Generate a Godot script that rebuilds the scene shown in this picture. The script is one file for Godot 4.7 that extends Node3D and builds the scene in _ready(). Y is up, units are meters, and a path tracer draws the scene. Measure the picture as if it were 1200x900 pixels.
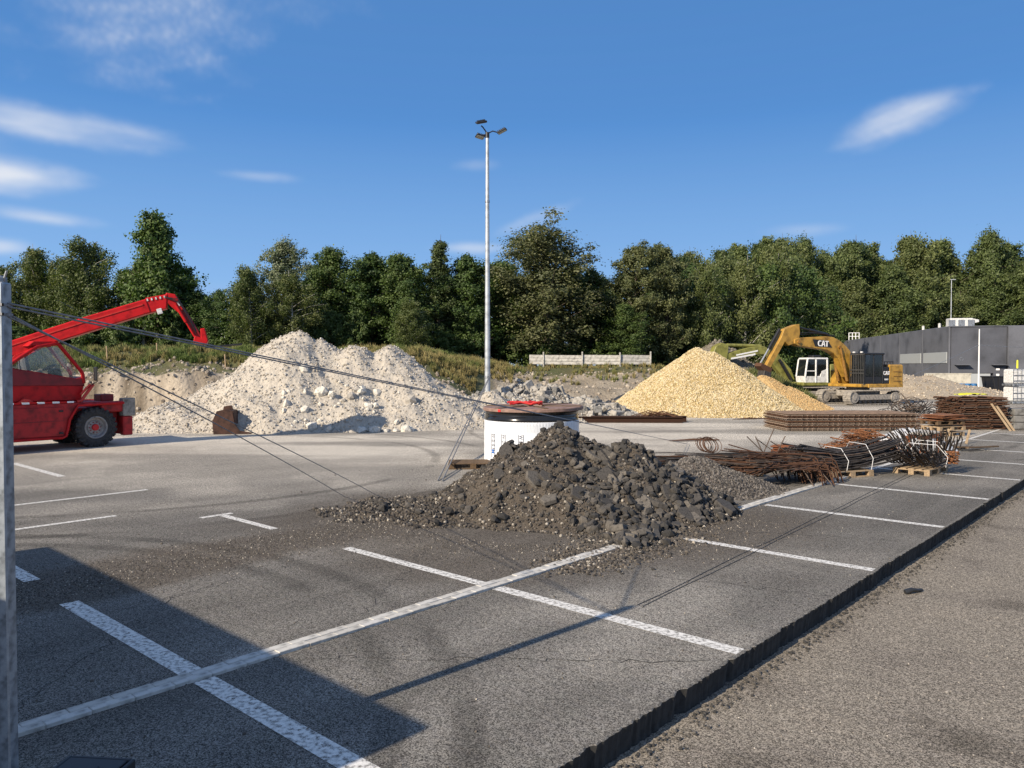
extends Node3D

# ---------------------------------------------------------------- mesh builder
class MB:
	var v := PackedVector3Array()
	var n := PackedVector3Array()
	var c := PackedColorArray()
	var col := Color.WHITE
	var xf := Transform3D.IDENTITY
	func tri3(a: Vector3, b: Vector3, d: Vector3, na: Vector3, nb: Vector3, nd: Vector3) -> void:
		a = xf * a
		b = xf * b
		d = xf * d
		na = (xf.basis * na).normalized()
		nb = (xf.basis * nb).normalized()
		nd = (xf.basis * nd).normalized()
		if (b - a).cross(d - a).dot(na + nb + nd) > 0.0:
			v.append_array([a, d, b])
			n.append_array([na, nd, nb])
		else:
			v.append_array([a, b, d])
			n.append_array([na, nb, nd])
		c.append_array([col, col, col])
	func tri(a: Vector3, b: Vector3, d: Vector3, nn: Vector3) -> void:
		tri3(a, b, d, nn, nn, nn)
	func quad(a: Vector3, b: Vector3, cc: Vector3, d: Vector3, nn: Vector3) -> void:
		tri3(a, b, cc, nn, nn, nn)
		tri3(a, cc, d, nn, nn, nn)
	# quad whose normal is found from its corners, turned to the side of hint
	func quadh(a: Vector3, b: Vector3, cc: Vector3, d: Vector3, hint: Vector3) -> void:
		var nn := (cc - a).cross(d - b).normalized()
		if nn.dot(hint) < 0.0:
			nn = -nn
		quad(a, b, cc, d, nn)
	func box(ctr: Vector3, size: Vector3, bas := Basis.IDENTITY, bev := 0.0) -> void:
		var h := size * 0.5
		var b := minf(bev, minf(h.x, minf(h.y, h.z)) * 0.9)
		var keep := xf
		xf = keep * Transform3D(bas, ctr)
		for k in 3:
			var l := (k + 1) % 3
			var m := (k + 2) % 3
			for s in [-1.0, 1.0]:
				var nn := Vector3.ZERO
				nn[k] = s
				var q: Array[Vector3] = []
				for p in [[-1.0, -1.0], [1.0, -1.0], [1.0, 1.0], [-1.0, 1.0]]:
					var w := Vector3.ZERO
					w[k] = s * h[k]
					w[l] = p[0] * (h[l] - b)
					w[m] = p[1] * (h[m] - b)
					q.append(w)
				quad(q[0], q[1], q[2], q[3], nn)
				if b > 0.0:
					for t in [-1.0, 1.0]:
						var e := Vector3.ZERO
						e[k] = s
						e[l] = t
						var a1 := Vector3.ZERO
						a1[k] = s * h[k]
						a1[l] = t * (h[l] - b)
						var a2 := Vector3.ZERO
						a2[k] = s * (h[k] - b)
						a2[l] = t * h[l]
						var b1 := a1
						var b2 := a2
						a1[m] = -(h[m] - b)
						a2[m] = -(h[m] - b)
						b1[m] = h[m] - b
						b2[m] = h[m] - b
						quad(a1, a2, b2, b1, e.normalized())
		if b > 0.0:
			for sx in [-1.0, 1.0]:
				for sy in [-1.0, 1.0]:
					for sz in [-1.0, 1.0]:
						tri(Vector3(sx * h.x, sy * (h.y - b), sz * (h.z - b)), Vector3(sx * (h.x - b), sy * h.y, sz * (h.z - b)), Vector3(sx * (h.x - b), sy * (h.y - b), sz * h.z), Vector3(sx, sy, sz).normalized())
		xf = keep
	func cyl(p0: Vector3, p1: Vector3, r0: float, r1 := -1.0, seg := 10, caps := true) -> void:
		if r1 < 0.0:
			r1 = r0
		var ax := (p1 - p0).normalized()
		var s := ax.cross(Vector3.UP if absf(ax.y) < 0.9 else Vector3.RIGHT).normalized()
		var t := ax.cross(s)
		for i in seg:
			var a0 := TAU * i / seg
			var a1 := TAU * (i + 1) / seg
			var d0 := s * cos(a0) + t * sin(a0)
			var d1 := s * cos(a1) + t * sin(a1)
			tri3(p0 + d0 * r0, p0 + d1 * r0, p1 + d1 * r1, d0, d1, d1)
			tri3(p0 + d0 * r0, p1 + d1 * r1, p1 + d0 * r1, d0, d1, d0)
			if caps:
				tri(p0, p0 + d0 * r0, p0 + d1 * r0, -ax)
				tri(p1, p1 + d0 * r1, p1 + d1 * r1, ax)
	func tube(pts: Array, r0: float, r1 := -1.0, seg := 6) -> void:
		if r1 < 0.0:
			r1 = r0
		var m := pts.size()
		var ax0: Vector3 = (pts[1] - pts[0]).normalized()
		var s := ax0.cross(Vector3.UP if absf(ax0.y) < 0.9 else Vector3.RIGHT).normalized()
		var ring: Array = []
		var dirs: Array = []
		for i in m:
			var a: Vector3 = pts[maxi(i - 1, 0)]
			var b: Vector3 = pts[mini(i + 1, m - 1)]
			var ax := (b - a).normalized()
			s = (s - ax * s.dot(ax)).normalized()
			var t := ax.cross(s)
			var r := lerpf(r0, r1, float(i) / (m - 1))
			var rr: Array = []
			var dd: Array = []
			for k in seg:
				var an := TAU * k / seg
				var d := s * cos(an) + t * sin(an)
				dd.append(d)
				rr.append(pts[i] + d * r)
			ring.append(rr)
			dirs.append(dd)
		for i in m - 1:
			for k in seg:
				var k2 := (k + 1) % seg
				tri3(ring[i][k], ring[i][k2], ring[i + 1][k2], dirs[i][k], dirs[i][k2], dirs[i + 1][k2])
				tri3(ring[i][k], ring[i + 1][k2], ring[i + 1][k], dirs[i][k], dirs[i + 1][k2], dirs[i + 1][k])
		for e in [0, m - 1]:
			var nn: Vector3 = (pts[0] - pts[1]).normalized() if e == 0 else (pts[m - 1] - pts[m - 2]).normalized()
			for k in seg:
				tri(pts[e], ring[e][k], ring[e][(k + 1) % seg], nn)
	# polygon in x/y pushed along z from z0 to z1, with a small chamfer
	func prism(poly: PackedVector2Array, z0: float, z1: float, bev := 0.0) -> void:
		var m := poly.size()
		var area := 0.0
		for i in m:
			area += poly[i].cross(poly[(i + 1) % m])
		var sg := 1.0 if area > 0.0 else -1.0
		var inner := PackedVector2Array()
		for i in m:
			var a := poly[(i + m - 1) % m]
			var b := poly[i]
			var d := poly[(i + 1) % m]
			var n0 := Vector2((b - a).y, -(b - a).x).normalized() * sg
			var n1 := Vector2((d - b).y, -(d - b).x).normalized() * sg
			var bi := (n0 + n1)
			bi = bi / maxf(0.35, bi.dot(n0)) if bi.length() > 0.01 else n0
			inner.append(b - bi * bev)
		var ids := Geometry2D.triangulate_polygon(inner)
		for i in range(0, ids.size(), 3):
			var a := inner[ids[i]]
			var b := inner[ids[i + 1]]
			var d := inner[ids[i + 2]]
			tri(Vector3(a.x, a.y, z0), Vector3(b.x, b.y, z0), Vector3(d.x, d.y, z0), Vector3(0, 0, -signf(z1 - z0)))
			tri(Vector3(a.x, a.y, z1), Vector3(b.x, b.y, z1), Vector3(d.x, d.y, z1), Vector3(0, 0, signf(z1 - z0)))
		var sb := bev * signf(z1 - z0)
		for i in m:
			var j := (i + 1) % m
			var e := poly[j] - poly[i]
			var nn := Vector3(e.y * sg, -e.x * sg, 0).normalized()
			quad(Vector3(poly[i].x, poly[i].y, z0 + sb), Vector3(poly[j].x, poly[j].y, z0 + sb), Vector3(poly[j].x, poly[j].y, z1 - sb), Vector3(poly[i].x, poly[i].y, z1 - sb), nn)
			if bev > 0.0:
				for q in [[z0, z0 + sb, -signf(z1 - z0)], [z1, z1 - sb, signf(z1 - z0)]]:
					quad(Vector3(poly[i].x, poly[i].y, q[1]), Vector3(poly[j].x, poly[j].y, q[1]), Vector3(inner[j].x, inner[j].y, q[0]), Vector3(inner[i].x, inner[i].y, q[0]), (nn + Vector3(0, 0, q[2])).normalized())
	# profile of (radius, height) turned about the y axis
	func lathe(prof: Array, seg := 32) -> void:
		for i in prof.size() - 1:
			var p: Vector2 = prof[i]
			var q: Vector2 = prof[i + 1]
			var e := q - p
			var nn := Vector2(e.y, -e.x).normalized()
			for k in seg:
				var a0 := TAU * k / seg
				var a1 := TAU * (k + 1) / seg
				var d0 := Vector3(cos(a0), 0, sin(a0))
				var d1 := Vector3(cos(a1), 0, sin(a1))
				var n0 := d0 * nn.x + Vector3(0, nn.y, 0)
				var n1 := d1 * nn.x + Vector3(0, nn.y, 0)
				var up := Vector3.UP
				if p.x > 0.0001:
					tri3(d0 * p.x + up * p.y, d1 * p.x + up * p.y, d1 * q.x + up * q.y, n0, n1, n1)
				if q.x > 0.0001:
					tri3(d0 * p.x + up * p.y, d1 * q.x + up * q.y, d0 * q.x + up * q.y, n0, n1, n0)
	func mesh() -> ArrayMesh:
		var arr := []
		arr.resize(Mesh.ARRAY_MAX)
		arr[Mesh.ARRAY_VERTEX] = v
		arr[Mesh.ARRAY_NORMAL] = n
		arr[Mesh.ARRAY_COLOR] = c
		var m := ArrayMesh.new()
		m.add_surface_from_arrays(Mesh.PRIMITIVE_TRIANGLES, arr)
		return m

# ---------------------------------------------------------------- scene helpers
var names := {}
var M := {}
var rng := RandomNumberGenerator.new()

func numbered(called: String) -> String:
	if not names.has(called):
		names[called] = 0
		return called
	names[called] += 1
	return "%s_%03d" % [called, names[called]]

func tag(o: Node, label: String, category: String, group := "", kind := "") -> void:
	if label != "":
		o.set_meta("label", label)
	if category != "":
		o.set_meta("category", category)
	if group != "":
		o.set_meta("group", group)
	if kind != "":
		o.set_meta("kind", kind)

func thing(called: String, label: String, category: String, at := Vector3.ZERO, turn := 0.0, group := "") -> Node3D:
	var o := Node3D.new()
	o.name = numbered(called)
	add_child(o)
	o.position = at
	o.rotation.y = turn
	tag(o, label, category, group)
	return o

func part(parent: Node, called: String, mesh: Mesh, m: Material, xf := Transform3D.IDENTITY) -> MeshInstance3D:
	var o := MeshInstance3D.new()
	o.name = called if parent != self else numbered(called)
	o.mesh = mesh
	o.material_override = m
	o.transform = xf
	parent.add_child(o, true)
	return o

func struct(called: String, mesh: Mesh, m: Material, xf := Transform3D.IDENTITY) -> MeshInstance3D:
	var o := part(self, called, mesh, m, xf)
	o.set_meta("kind", "structure")
	return o

func scatter(parent: Node, called: String, mesh: Mesh, m: Material, xfs: Array, cols: Array) -> MultiMeshInstance3D:
	var mm := MultiMesh.new()
	mm.transform_format = MultiMesh.TRANSFORM_3D
	mm.use_colors = true
	mm.mesh = mesh
	mm.instance_count = xfs.size()
	for i in xfs.size():
		mm.set_instance_transform(i, xfs[i])
		mm.set_instance_color(i, cols[i])
	var o := MultiMeshInstance3D.new()
	o.name = called if parent != self else numbered(called)
	o.multimesh = mm
	o.material_override = m
	o.set_meta("kind", "stuff")
	parent.add_child(o, true)
	return o

func fnoise(sd: int, freq: float, oct := 4) -> FastNoiseLite:
	var f := FastNoiseLite.new()
	f.seed = sd
	f.noise_type = FastNoiseLite.TYPE_SIMPLEX_SMOOTH
	f.frequency = freq
	f.fractal_octaves = oct
	return f

# a tileable texture that runs through the given colours by noise
func ntex(size: int, freq: float, oct: int, sd: int, stops: Array, grain := 0.0) -> ImageTexture:
	var f := fnoise(sd, freq, oct)
	var im := f.get_seamless_image(size, size)
	im.convert(Image.FORMAT_L8)
	var src := im.get_data()
	var out := PackedByteArray()
	out.resize(size * size * 3)
	var lut: Array[Color] = []
	for i in 256:
		var t := i / 255.0 * (stops.size() - 1)
		var k := mini(int(t), stops.size() - 2)
		lut.append((stops[k] as Color).lerp(stops[k + 1], t - k))
	var r := RandomNumberGenerator.new()
	r.seed = sd
	for i in size * size:
		var q := lut[src[i]]
		var g := 1.0 + (r.randf() - 0.5) * grain
		out[i * 3] = clampi(int(q.r * 255.0 * g), 0, 255)
		out[i * 3 + 1] = clampi(int(q.g * 255.0 * g), 0, 255)
		out[i * 3 + 2] = clampi(int(q.b * 255.0 * g), 0, 255)
	return ImageTexture.create_from_image(Image.create_from_data(size, size, false, Image.FORMAT_RGB8, out))

func mat(col: Color, rough := 0.7, metal := 0.0) -> StandardMaterial3D:
	var m := StandardMaterial3D.new()
	m.albedo_color = col
	m.roughness = rough
	m.metallic = metal
	m.vertex_color_use_as_albedo = true
	return m

# a plain colour broken up by a triplanar noise texture
func nmat(col: Color, tex: Texture2D, scale: float, rough := 0.7, metal := 0.0, world := false) -> StandardMaterial3D:
	var m := mat(col, rough, metal)
	m.albedo_texture = tex
	m.uv1_triplanar = true
	m.uv1_world_triplanar = world
	m.uv1_scale = Vector3(scale, scale, scale)
	return m

func bump(m: StandardMaterial3D, tex: Texture2D, cm: float) -> void:
	m.heightmap_enabled = true
	m.heightmap_texture = tex
	m.heightmap_scale = cm

func grey(g: float) -> Color:
	return Color(g, g, g)

func lin(r: float, g: float, b: float) -> Color:
	return Color(r, g, b).linear_to_srgb()

# ground position from distance along (a) and across (b) the kerb line
const KO := Vector3(-0.24, 0, -8.68)
const KD := Vector3(0.669, 0, -0.7433)
const KN := Vector3(0.7433, 0, 0.669)
func kp(a: float, b: float, y := 0.0) -> Vector3:
	return KO + KD * a + KN * b + Vector3(0, y, 0)

func heading(deg: float) -> float:
	return PI / 2 - deg_to_rad(deg)

func sstep(a: float, b: float, x: float) -> float:
	return smoothstep(a, b, x)

# ---------------------------------------------------------------- air and light
func make_sky() -> ImageTexture:
	var w := 2048
	var h := 1024
	var out := PackedByteArray()
	out.resize(w * h * 3)
	var wisp := fnoise(11, 0.9, 5)
	wisp.domain_warp_enabled = true
	wisp.domain_warp_amplitude = 0.6
	wisp.domain_warp_frequency = 0.8
	var fine := fnoise(12, 9.0, 5)
	var streak := fnoise(13, 3.0, 5)
	# azimuth and elevation in degrees, half sizes, tilt, strength, wispiness
	var cl := [
		[-24.5, 22.5, 8.5, 4.6, 14.0, 0.34, 1.0], [-14.0, 26.5, 8.0, 3.0, 8.0, 0.16, 1.0], [-31.5, 15.0, 8.2, 1.15, -3.0, 0.62, 0.25], [-33.5, 11.6, 5.6, 1.15, 0.0, 0.85, 0.12],
		[-31.0, 9.3, 3.6, 0.5, -3.0, 0.55, 0.1], [-34.0, 7.3, 2.6, 0.6, 0.0, 0.6, 0.1], [-18.2, 13.0, 2.7, 0.38, 0.0, 0.33, 0.2], [-2.5, 14.4, 2.2, 0.5, 0.0, 0.2, 0.3],
		[26.3, 15.7, 4.3, 1.2, 15.0, 0.7, 0.4], [-33.0, 23.5, 4.0, 1.6, 0.0, 0.16, 1.0], [-3.0, 8.6, 3.4, 0.5, 0.0, 0.45, 0.2], [1.5, 10.6, 3.4, 0.6, 20.0, 0.3, 0.3], [21.0, 9.3, 3.0, 0.5, 0.0, 0.25, 0.3],
		[-44.0, 13.0, 9.0, 1.4, 2.0, 0.7, 0.3], [-60.0, 20.0, 12.0, 3.0, 8.0, 0.4, 0.8], [50.0, 18.0, 9.0, 2.0, 10.0, 0.5, 0.5], [80.0, 24.0, 12.0, 4.0, 5.0, 0.35, 0.9],
		[120.0, 15.0, 10.0, 1.8, 0.0, 0.6, 0.3], [160.0, 30.0, 14.0, 5.0, 10.0, 0.3, 1.0], [-110.0, 16.0, 10.0, 1.6, -4.0, 0.6, 0.3], [-150.0, 26.0, 13.0, 4.0, 0.0, 0.35, 0.9], [-85.0, 35.0, 14.0, 5.0, 12.0, 0.3, 1.0]]
	var top := Color(0.065, 0.18, 0.44)
	var mid := Color(0.105, 0.295, 0.675)
	var low := Color(0.265, 0.495, 0.86)
	var hor := Color(0.52, 0.68, 0.89)
	for y in h:
		var el := 90.0 - (y + 0.5) / h * 180.0
		var base := hor
		if el > 0.0:
			if el < 6.0:
				base = hor.lerp(low, el / 6.0)
			elif el < 17.0:
				base = low.lerp(mid, (el - 6.0) / 11.0)
			else:
				base = mid.lerp(top, pow(clampf((el - 17.0) / 45.0, 0.0, 1.0), 0.62))
		else:
			base = hor.lerp(Color(0.24, 0.23, 0.2), sstep(0.0, -4.0, el))
		var bs := base.linear_to_srgb()
		var br := int(bs.r * 255.0)
		var bg := int(bs.g * 255.0)
		var bb := int(bs.b * 255.0)
		var near: Array = []
		for k in cl:
			if absf(k[1] - el) < k[3] * 2.2 + sin(deg_to_rad(absf(k[4]))) * k[2] * 1.4:
				near.append(k)
		var i := y * w * 3
		for x in w:
			var r := br
			var g := bg
			var b := bb
			var az := fposmod((x + 0.5) / w * 360.0 + 180.0, 360.0) - 180.0
			# thin cloud added outside the view to make the fill light less blue
			var fill_veil := 0.0
			if el > 3.0 and (absf(az) > 37.0 or el > 31.0):
				var k0 := maxf(sstep(37.0, 55.0, absf(az)), sstep(31.0, 42.0, el)) * sstep(3.0, 9.0, el)
				fill_veil = k0 * 0.45 * sstep(-0.45, 0.55, wisp.get_noise_2d(cos(deg_to_rad(az)) * (90.0 - el) * 0.09 + 7.0, sin(deg_to_rad(az)) * (90.0 - el) * 0.16))
			if fill_veil > 0.0 or not near.is_empty():
				var a := fill_veil
				for k in near:
					var dx: float = az - k[0]
					if absf(dx) > k[2] * 1.35:
						continue
					var dy: float = el - k[1]
					var t := deg_to_rad(k[4])
					var u: float = (dx * cos(t) + dy * sin(t)) / k[2]
					var vv: float = (dy * cos(t) - dx * sin(t)) / k[3]
					var n1 := wisp.get_noise_2d(az * 0.16 + k[0], el * 0.42)
					var d: float = sqrt(u * u + vv * vv) + n1 * (0.28 + 0.35 * k[6])
					if d > 1.25:
						continue
					var s := sstep(1.2, 0.1, d)
					s *= 0.62 + 0.55 * streak.get_noise_2d(u * k[2] * 0.035 + k[0], vv * k[3] * 0.3) + 0.15
					if k[6] > 0.4:
						var wx := wisp.get_noise_2d(az * 0.5, el * 0.7) * 0.6
						var f := fine.get_noise_2d(az * 0.11 + el * 0.09 + wx, el * 0.2 - az * 0.06 + wx) * 0.5 + 0.5
						s *= lerpf(1.0, 0.5 + sstep(0.3, 0.8, f) * 0.6, (k[6] - 0.4) / 0.6)
					a = maxf(a, s * k[5])
				if a > 0.003:
					var q := base.lerp(Color(0.84, 0.87, 0.93), minf(a, 0.93)).linear_to_srgb()
					r = int(q.r * 255.0)
					g = int(q.g * 255.0)
					b = int(q.b * 255.0)
			out[i] = r
			out[i + 1] = g
			out[i + 2] = b
			i += 3
	return ImageTexture.create_from_image(Image.create_from_data(w, h, false, Image.FORMAT_RGB8, out))

func make_view() -> void:
	var cam := Camera3D.new()
	cam.name = "camera"
	cam.fov = 52.87
	cam.near = 0.05
	cam.far = 4000.0
	cam.position = Vector3(0, 2.5, 0)
	cam.rotation_degrees = Vector3(-1.39, 0, 0)
	add_child(cam)
	cam.current = true
	var env := Environment.new()
	env.background_mode = Environment.BG_SKY
	env.tonemap_mode = Environment.TONE_MAPPER_LINEAR
	env.tonemap_exposure = 1.4
	var sky := Sky.new()
	var pm := PanoramaSkyMaterial.new()
	pm.panorama = make_sky()
	sky.sky_material = pm
	env.sky = sky
	env.background_energy_multiplier = 0.7
	env.sdfgi_enabled = true
	env.ssao_enabled = true
	env.ssil_enabled = true
	var we := WorldEnvironment.new()
	we.name = "world_environment"
	we.environment = env
	add_child(we)
	var sun := DirectionalLight3D.new()
	sun.name = "sun"
	sun.light_energy = 1.6
	sun.light_color = Color(1.0, 0.94, 0.85)
	sun.light_angular_distance = 0.5
	sun.shadow_enabled = true
	var e := deg_to_rad(28.2)
	add_child(sun)
	sun.look_at_from_position(Vector3(0, 50, 0), Vector3(0, 50, 0) + Vector3(cos(e) * 0.719, -sin(e), cos(e) * -0.695), Vector3.UP)

# ---------------------------------------------------------------- materials
func make_materials() -> void:
	var grime := ntex(256, 0.02, 5, 5, [grey(0.72), grey(0.9), grey(1.0), grey(1.0)], 0.08)
	var patch := ntex(256, 0.012, 5, 6, [grey(0.6), grey(0.82), grey(1.0), grey(0.9)], 0.14)
	var rust := ntex(256, 0.03, 5, 7, [Color(0.25, 0.18, 0.13), Color(0.37, 0.25, 0.17), Color(0.31, 0.22, 0.17), Color(0.48, 0.30, 0.18)], 0.2)
	var rough := ntex(256, 0.05, 4, 8, [grey(0.0), grey(1.0)], 0.2)
	M.grime = grime
	M.patch = patch
	M.rough = rough
	M.stone = nmat(Color.WHITE, patch, 1.4, 0.95)
	M.leaf = mat(Color.WHITE, 0.62)
	M.leaf.backlight_enabled = true
	M.leaf.backlight = Color(0.7, 0.78, 0.4)
	M.bark = nmat(lin(0.13, 0.105, 0.08), patch, 0.8, 0.95)
	M.birch_bark = nmat(lin(0.5, 0.48, 0.44), patch, 1.6, 0.85)
	M.grass = mat(Color.WHITE, 0.8)
	M.grass.backlight_enabled = true
	M.grass.backlight = Color(0.4, 0.45, 0.2)
	M.earth = nmat(Color.WHITE, ntex(512, 0.03, 5, 21, [grey(0.66), grey(0.9), grey(1.0), grey(0.8)], 0.25), 0.3, 1.0, 0.0, true)
	bump(M.earth, rough, 6.0)
	M.red = nmat(lin(0.5, 0.009, 0.011), grime, 0.55, 0.5)
	M.red.metallic_specular = 0.3
	M.red.clearcoat_enabled = true
	M.red.clearcoat = 0.15
	M.red.clearcoat_roughness = 0.3
	M.red_dusty = nmat(lin(0.43, 0.014, 0.015), patch, 0.9, 0.65)
	M.dark_red = nmat(lin(0.22, 0.006, 0.01), grime, 0.6, 0.5)
	M.yellow = nmat(lin(0.48, 0.27, 0.045), patch, 0.5, 0.45)
	M.lime = nmat(lin(0.25, 0.245, 0.06), patch, 0.5, 0.55)
	M.black = nmat(lin(0.015, 0.015, 0.017), grime, 0.8, 0.45)
	M.rubber = nmat(lin(0.045, 0.045, 0.046), patch, 2.2, 0.9)
	M.dusty_steel = nmat(lin(0.34, 0.31, 0.27), patch, 1.3, 0.85)
	M.cab_white = nmat(lin(0.72, 0.72, 0.7), grime, 0.6, 0.4)
	M.steel = nmat(lin(0.42, 0.44, 0.46), patch, 1.5, 0.45, 0.75)
	M.galv = nmat(lin(0.36, 0.40, 0.44), patch, 3.0, 0.5, 0.55)
	M.pole = nmat(lin(0.50, 0.53, 0.56), grime, 0.4, 0.5, 0.35)
	M.rim = nmat(lin(0.34, 0.33, 0.32), patch, 2.0, 0.6, 0.2)
	M.rod = nmat(lin(0.09, 0.08, 0.075), patch, 2.0, 0.65, 0.5)
	M.rust_rod = nmat(Color.WHITE, rust, 2.5, 0.9, 0.1)
	M.rust = nmat(Color(1.25, 1.1, 1.0), rust, 1.2, 0.95, 0.1)
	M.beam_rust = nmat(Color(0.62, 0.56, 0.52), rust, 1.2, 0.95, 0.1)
	M.orange_rust = nmat(lin(0.26, 0.105, 0.042), patch, 3.0, 0.95)
	var wood := ntex(256, 0.02, 4, 31, [Color(0.50, 0.43, 0.34), Color(0.64, 0.555, 0.44), Color(0.57, 0.49, 0.40)], 0.12)
	M.wood = nmat(Color.WHITE, wood, 2.0, 0.85)
	M.old_wood = nmat(Color(0.6, 0.56, 0.52), wood, 1.6, 0.9)
	M.board = nmat(lin(0.55, 0.53, 0.49), patch, 0.9, 0.85)
	M.white_wrap = nmat(lin(0.80, 0.83, 0.87), grime, 0.4, 0.45)
	M.film = mat(lin(0.012, 0.012, 0.013), 0.16)
	M.flange = nmat(lin(0.30, 0.19, 0.15), patch, 1.3, 0.75)
	M.strap_red = mat(lin(0.5, 0.02, 0.02), 0.7)
	M.white = mat(lin(0.78, 0.78, 0.78), 0.6)
	M.plastic = nmat(lin(0.68, 0.68, 0.67), grime, 1.4, 0.35)
	M.blue_ink = mat(lin(0.02, 0.12, 0.42), 0.5)
	M.ink = mat(lin(0.09, 0.1, 0.14), 0.6)
	M.glass = mat(Color(0.42, 0.5, 0.5, 0.22), 0.06)
	M.glass.transparency = BaseMaterial3D.TRANSPARENCY_ALPHA
	M.glass.vertex_color_use_as_albedo = false
	M.dark_glass = mat(Color(0.1, 0.13, 0.14, 0.5), 0.06)
	M.dark_glass.transparency = BaseMaterial3D.TRANSPARENCY_ALPHA
	M.dark_glass.vertex_color_use_as_albedo = false
	M.clad = nmat(lin(0.125, 0.131, 0.152), grime, 0.06, 0.6)
	M.clad_dark = nmat(lin(0.085, 0.09, 0.108), grime, 0.06, 0.6)
	M.panel_light = mat(lin(0.36, 0.38, 0.39), 0.35)
	M.concrete = nmat(lin(0.40, 0.372, 0.33), patch, 0.9, 0.95)
	M.kerb = nmat(lin(0.56, 0.54, 0.50), grime, 1.6, 0.95)
	M.cable = nmat(lin(0.12, 0.115, 0.11), patch, 4.0, 0.6, 0.3)  # dark tone of the tubes that stand in for wire shadows
	M.rope = nmat(lin(0.27, 0.27, 0.275), patch, 6.0, 0.7, 0.2)
	M.container = nmat(lin(0.30, 0.32, 0.34), grime, 0.4, 0.55)
	M.blue = mat(lin(0.02, 0.12, 0.3), 0.6)
	M.tarp = mat(lin(0.62, 0.6, 0.04), 0.6)
	M.lens = mat(lin(0.45, 0.45, 0.40), 0.15)

func asphalt_tex(sd: int, light: float, size := 1024) -> ImageTexture:
	# grains of aggregate: many small dots of differing tone in a dark binder
	var r := RandomNumberGenerator.new()
	r.seed = sd
	var cell := fnoise(sd, 0.16, 1)
	cell.noise_type = FastNoiseLite.TYPE_CELLULAR
	cell.cellular_return_type = FastNoiseLite.RETURN_CELL_VALUE
	cell.cellular_jitter = 1.0
	var im := cell.get_seamless_image(size, size, false, false, 0.06)
	im.convert(Image.FORMAT_L8)
	var cell2 := fnoise(sd + 1, 0.34, 1)
	cell2.noise_type = FastNoiseLite.TYPE_CELLULAR
	cell2.cellular_return_type = FastNoiseLite.RETURN_CELL_VALUE
	var im2 := cell2.get_seamless_image(size, size, false, false, 0.06)
	im2.convert(Image.FORMAT_L8)
	var s1 := im.get_data()
	var s2 := im2.get_data()
	var out := PackedByteArray()
	out.resize(size * size * 3)
	for i in size * size:
		var a := s1[i] / 255.0
		var b := s2[i] / 255.0
		var t := 0.75 + (a - 0.5) * 0.46 + (b - 0.5) * 0.6 + (r.randf() - 0.5) * 0.16
		if a > 0.86:
			t += light
		if b > 0.93:
			t += light * 0.8
		t = clampf(t, 0.22, 1.0)
		out[i * 3] = int(t * 255.0)
		out[i * 3 + 1] = int(t * 250.0)
		out[i * 3 + 2] = int(t * 243.0)
	return ImageTexture.create_from_image(Image.create_from_data(size, size, false, Image.FORMAT_RGB8, out))

# ---------------------------------------------------------------- the ground
const MX0 := -34.0
const MZ0 := -79.0
const MS := 76.0

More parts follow.
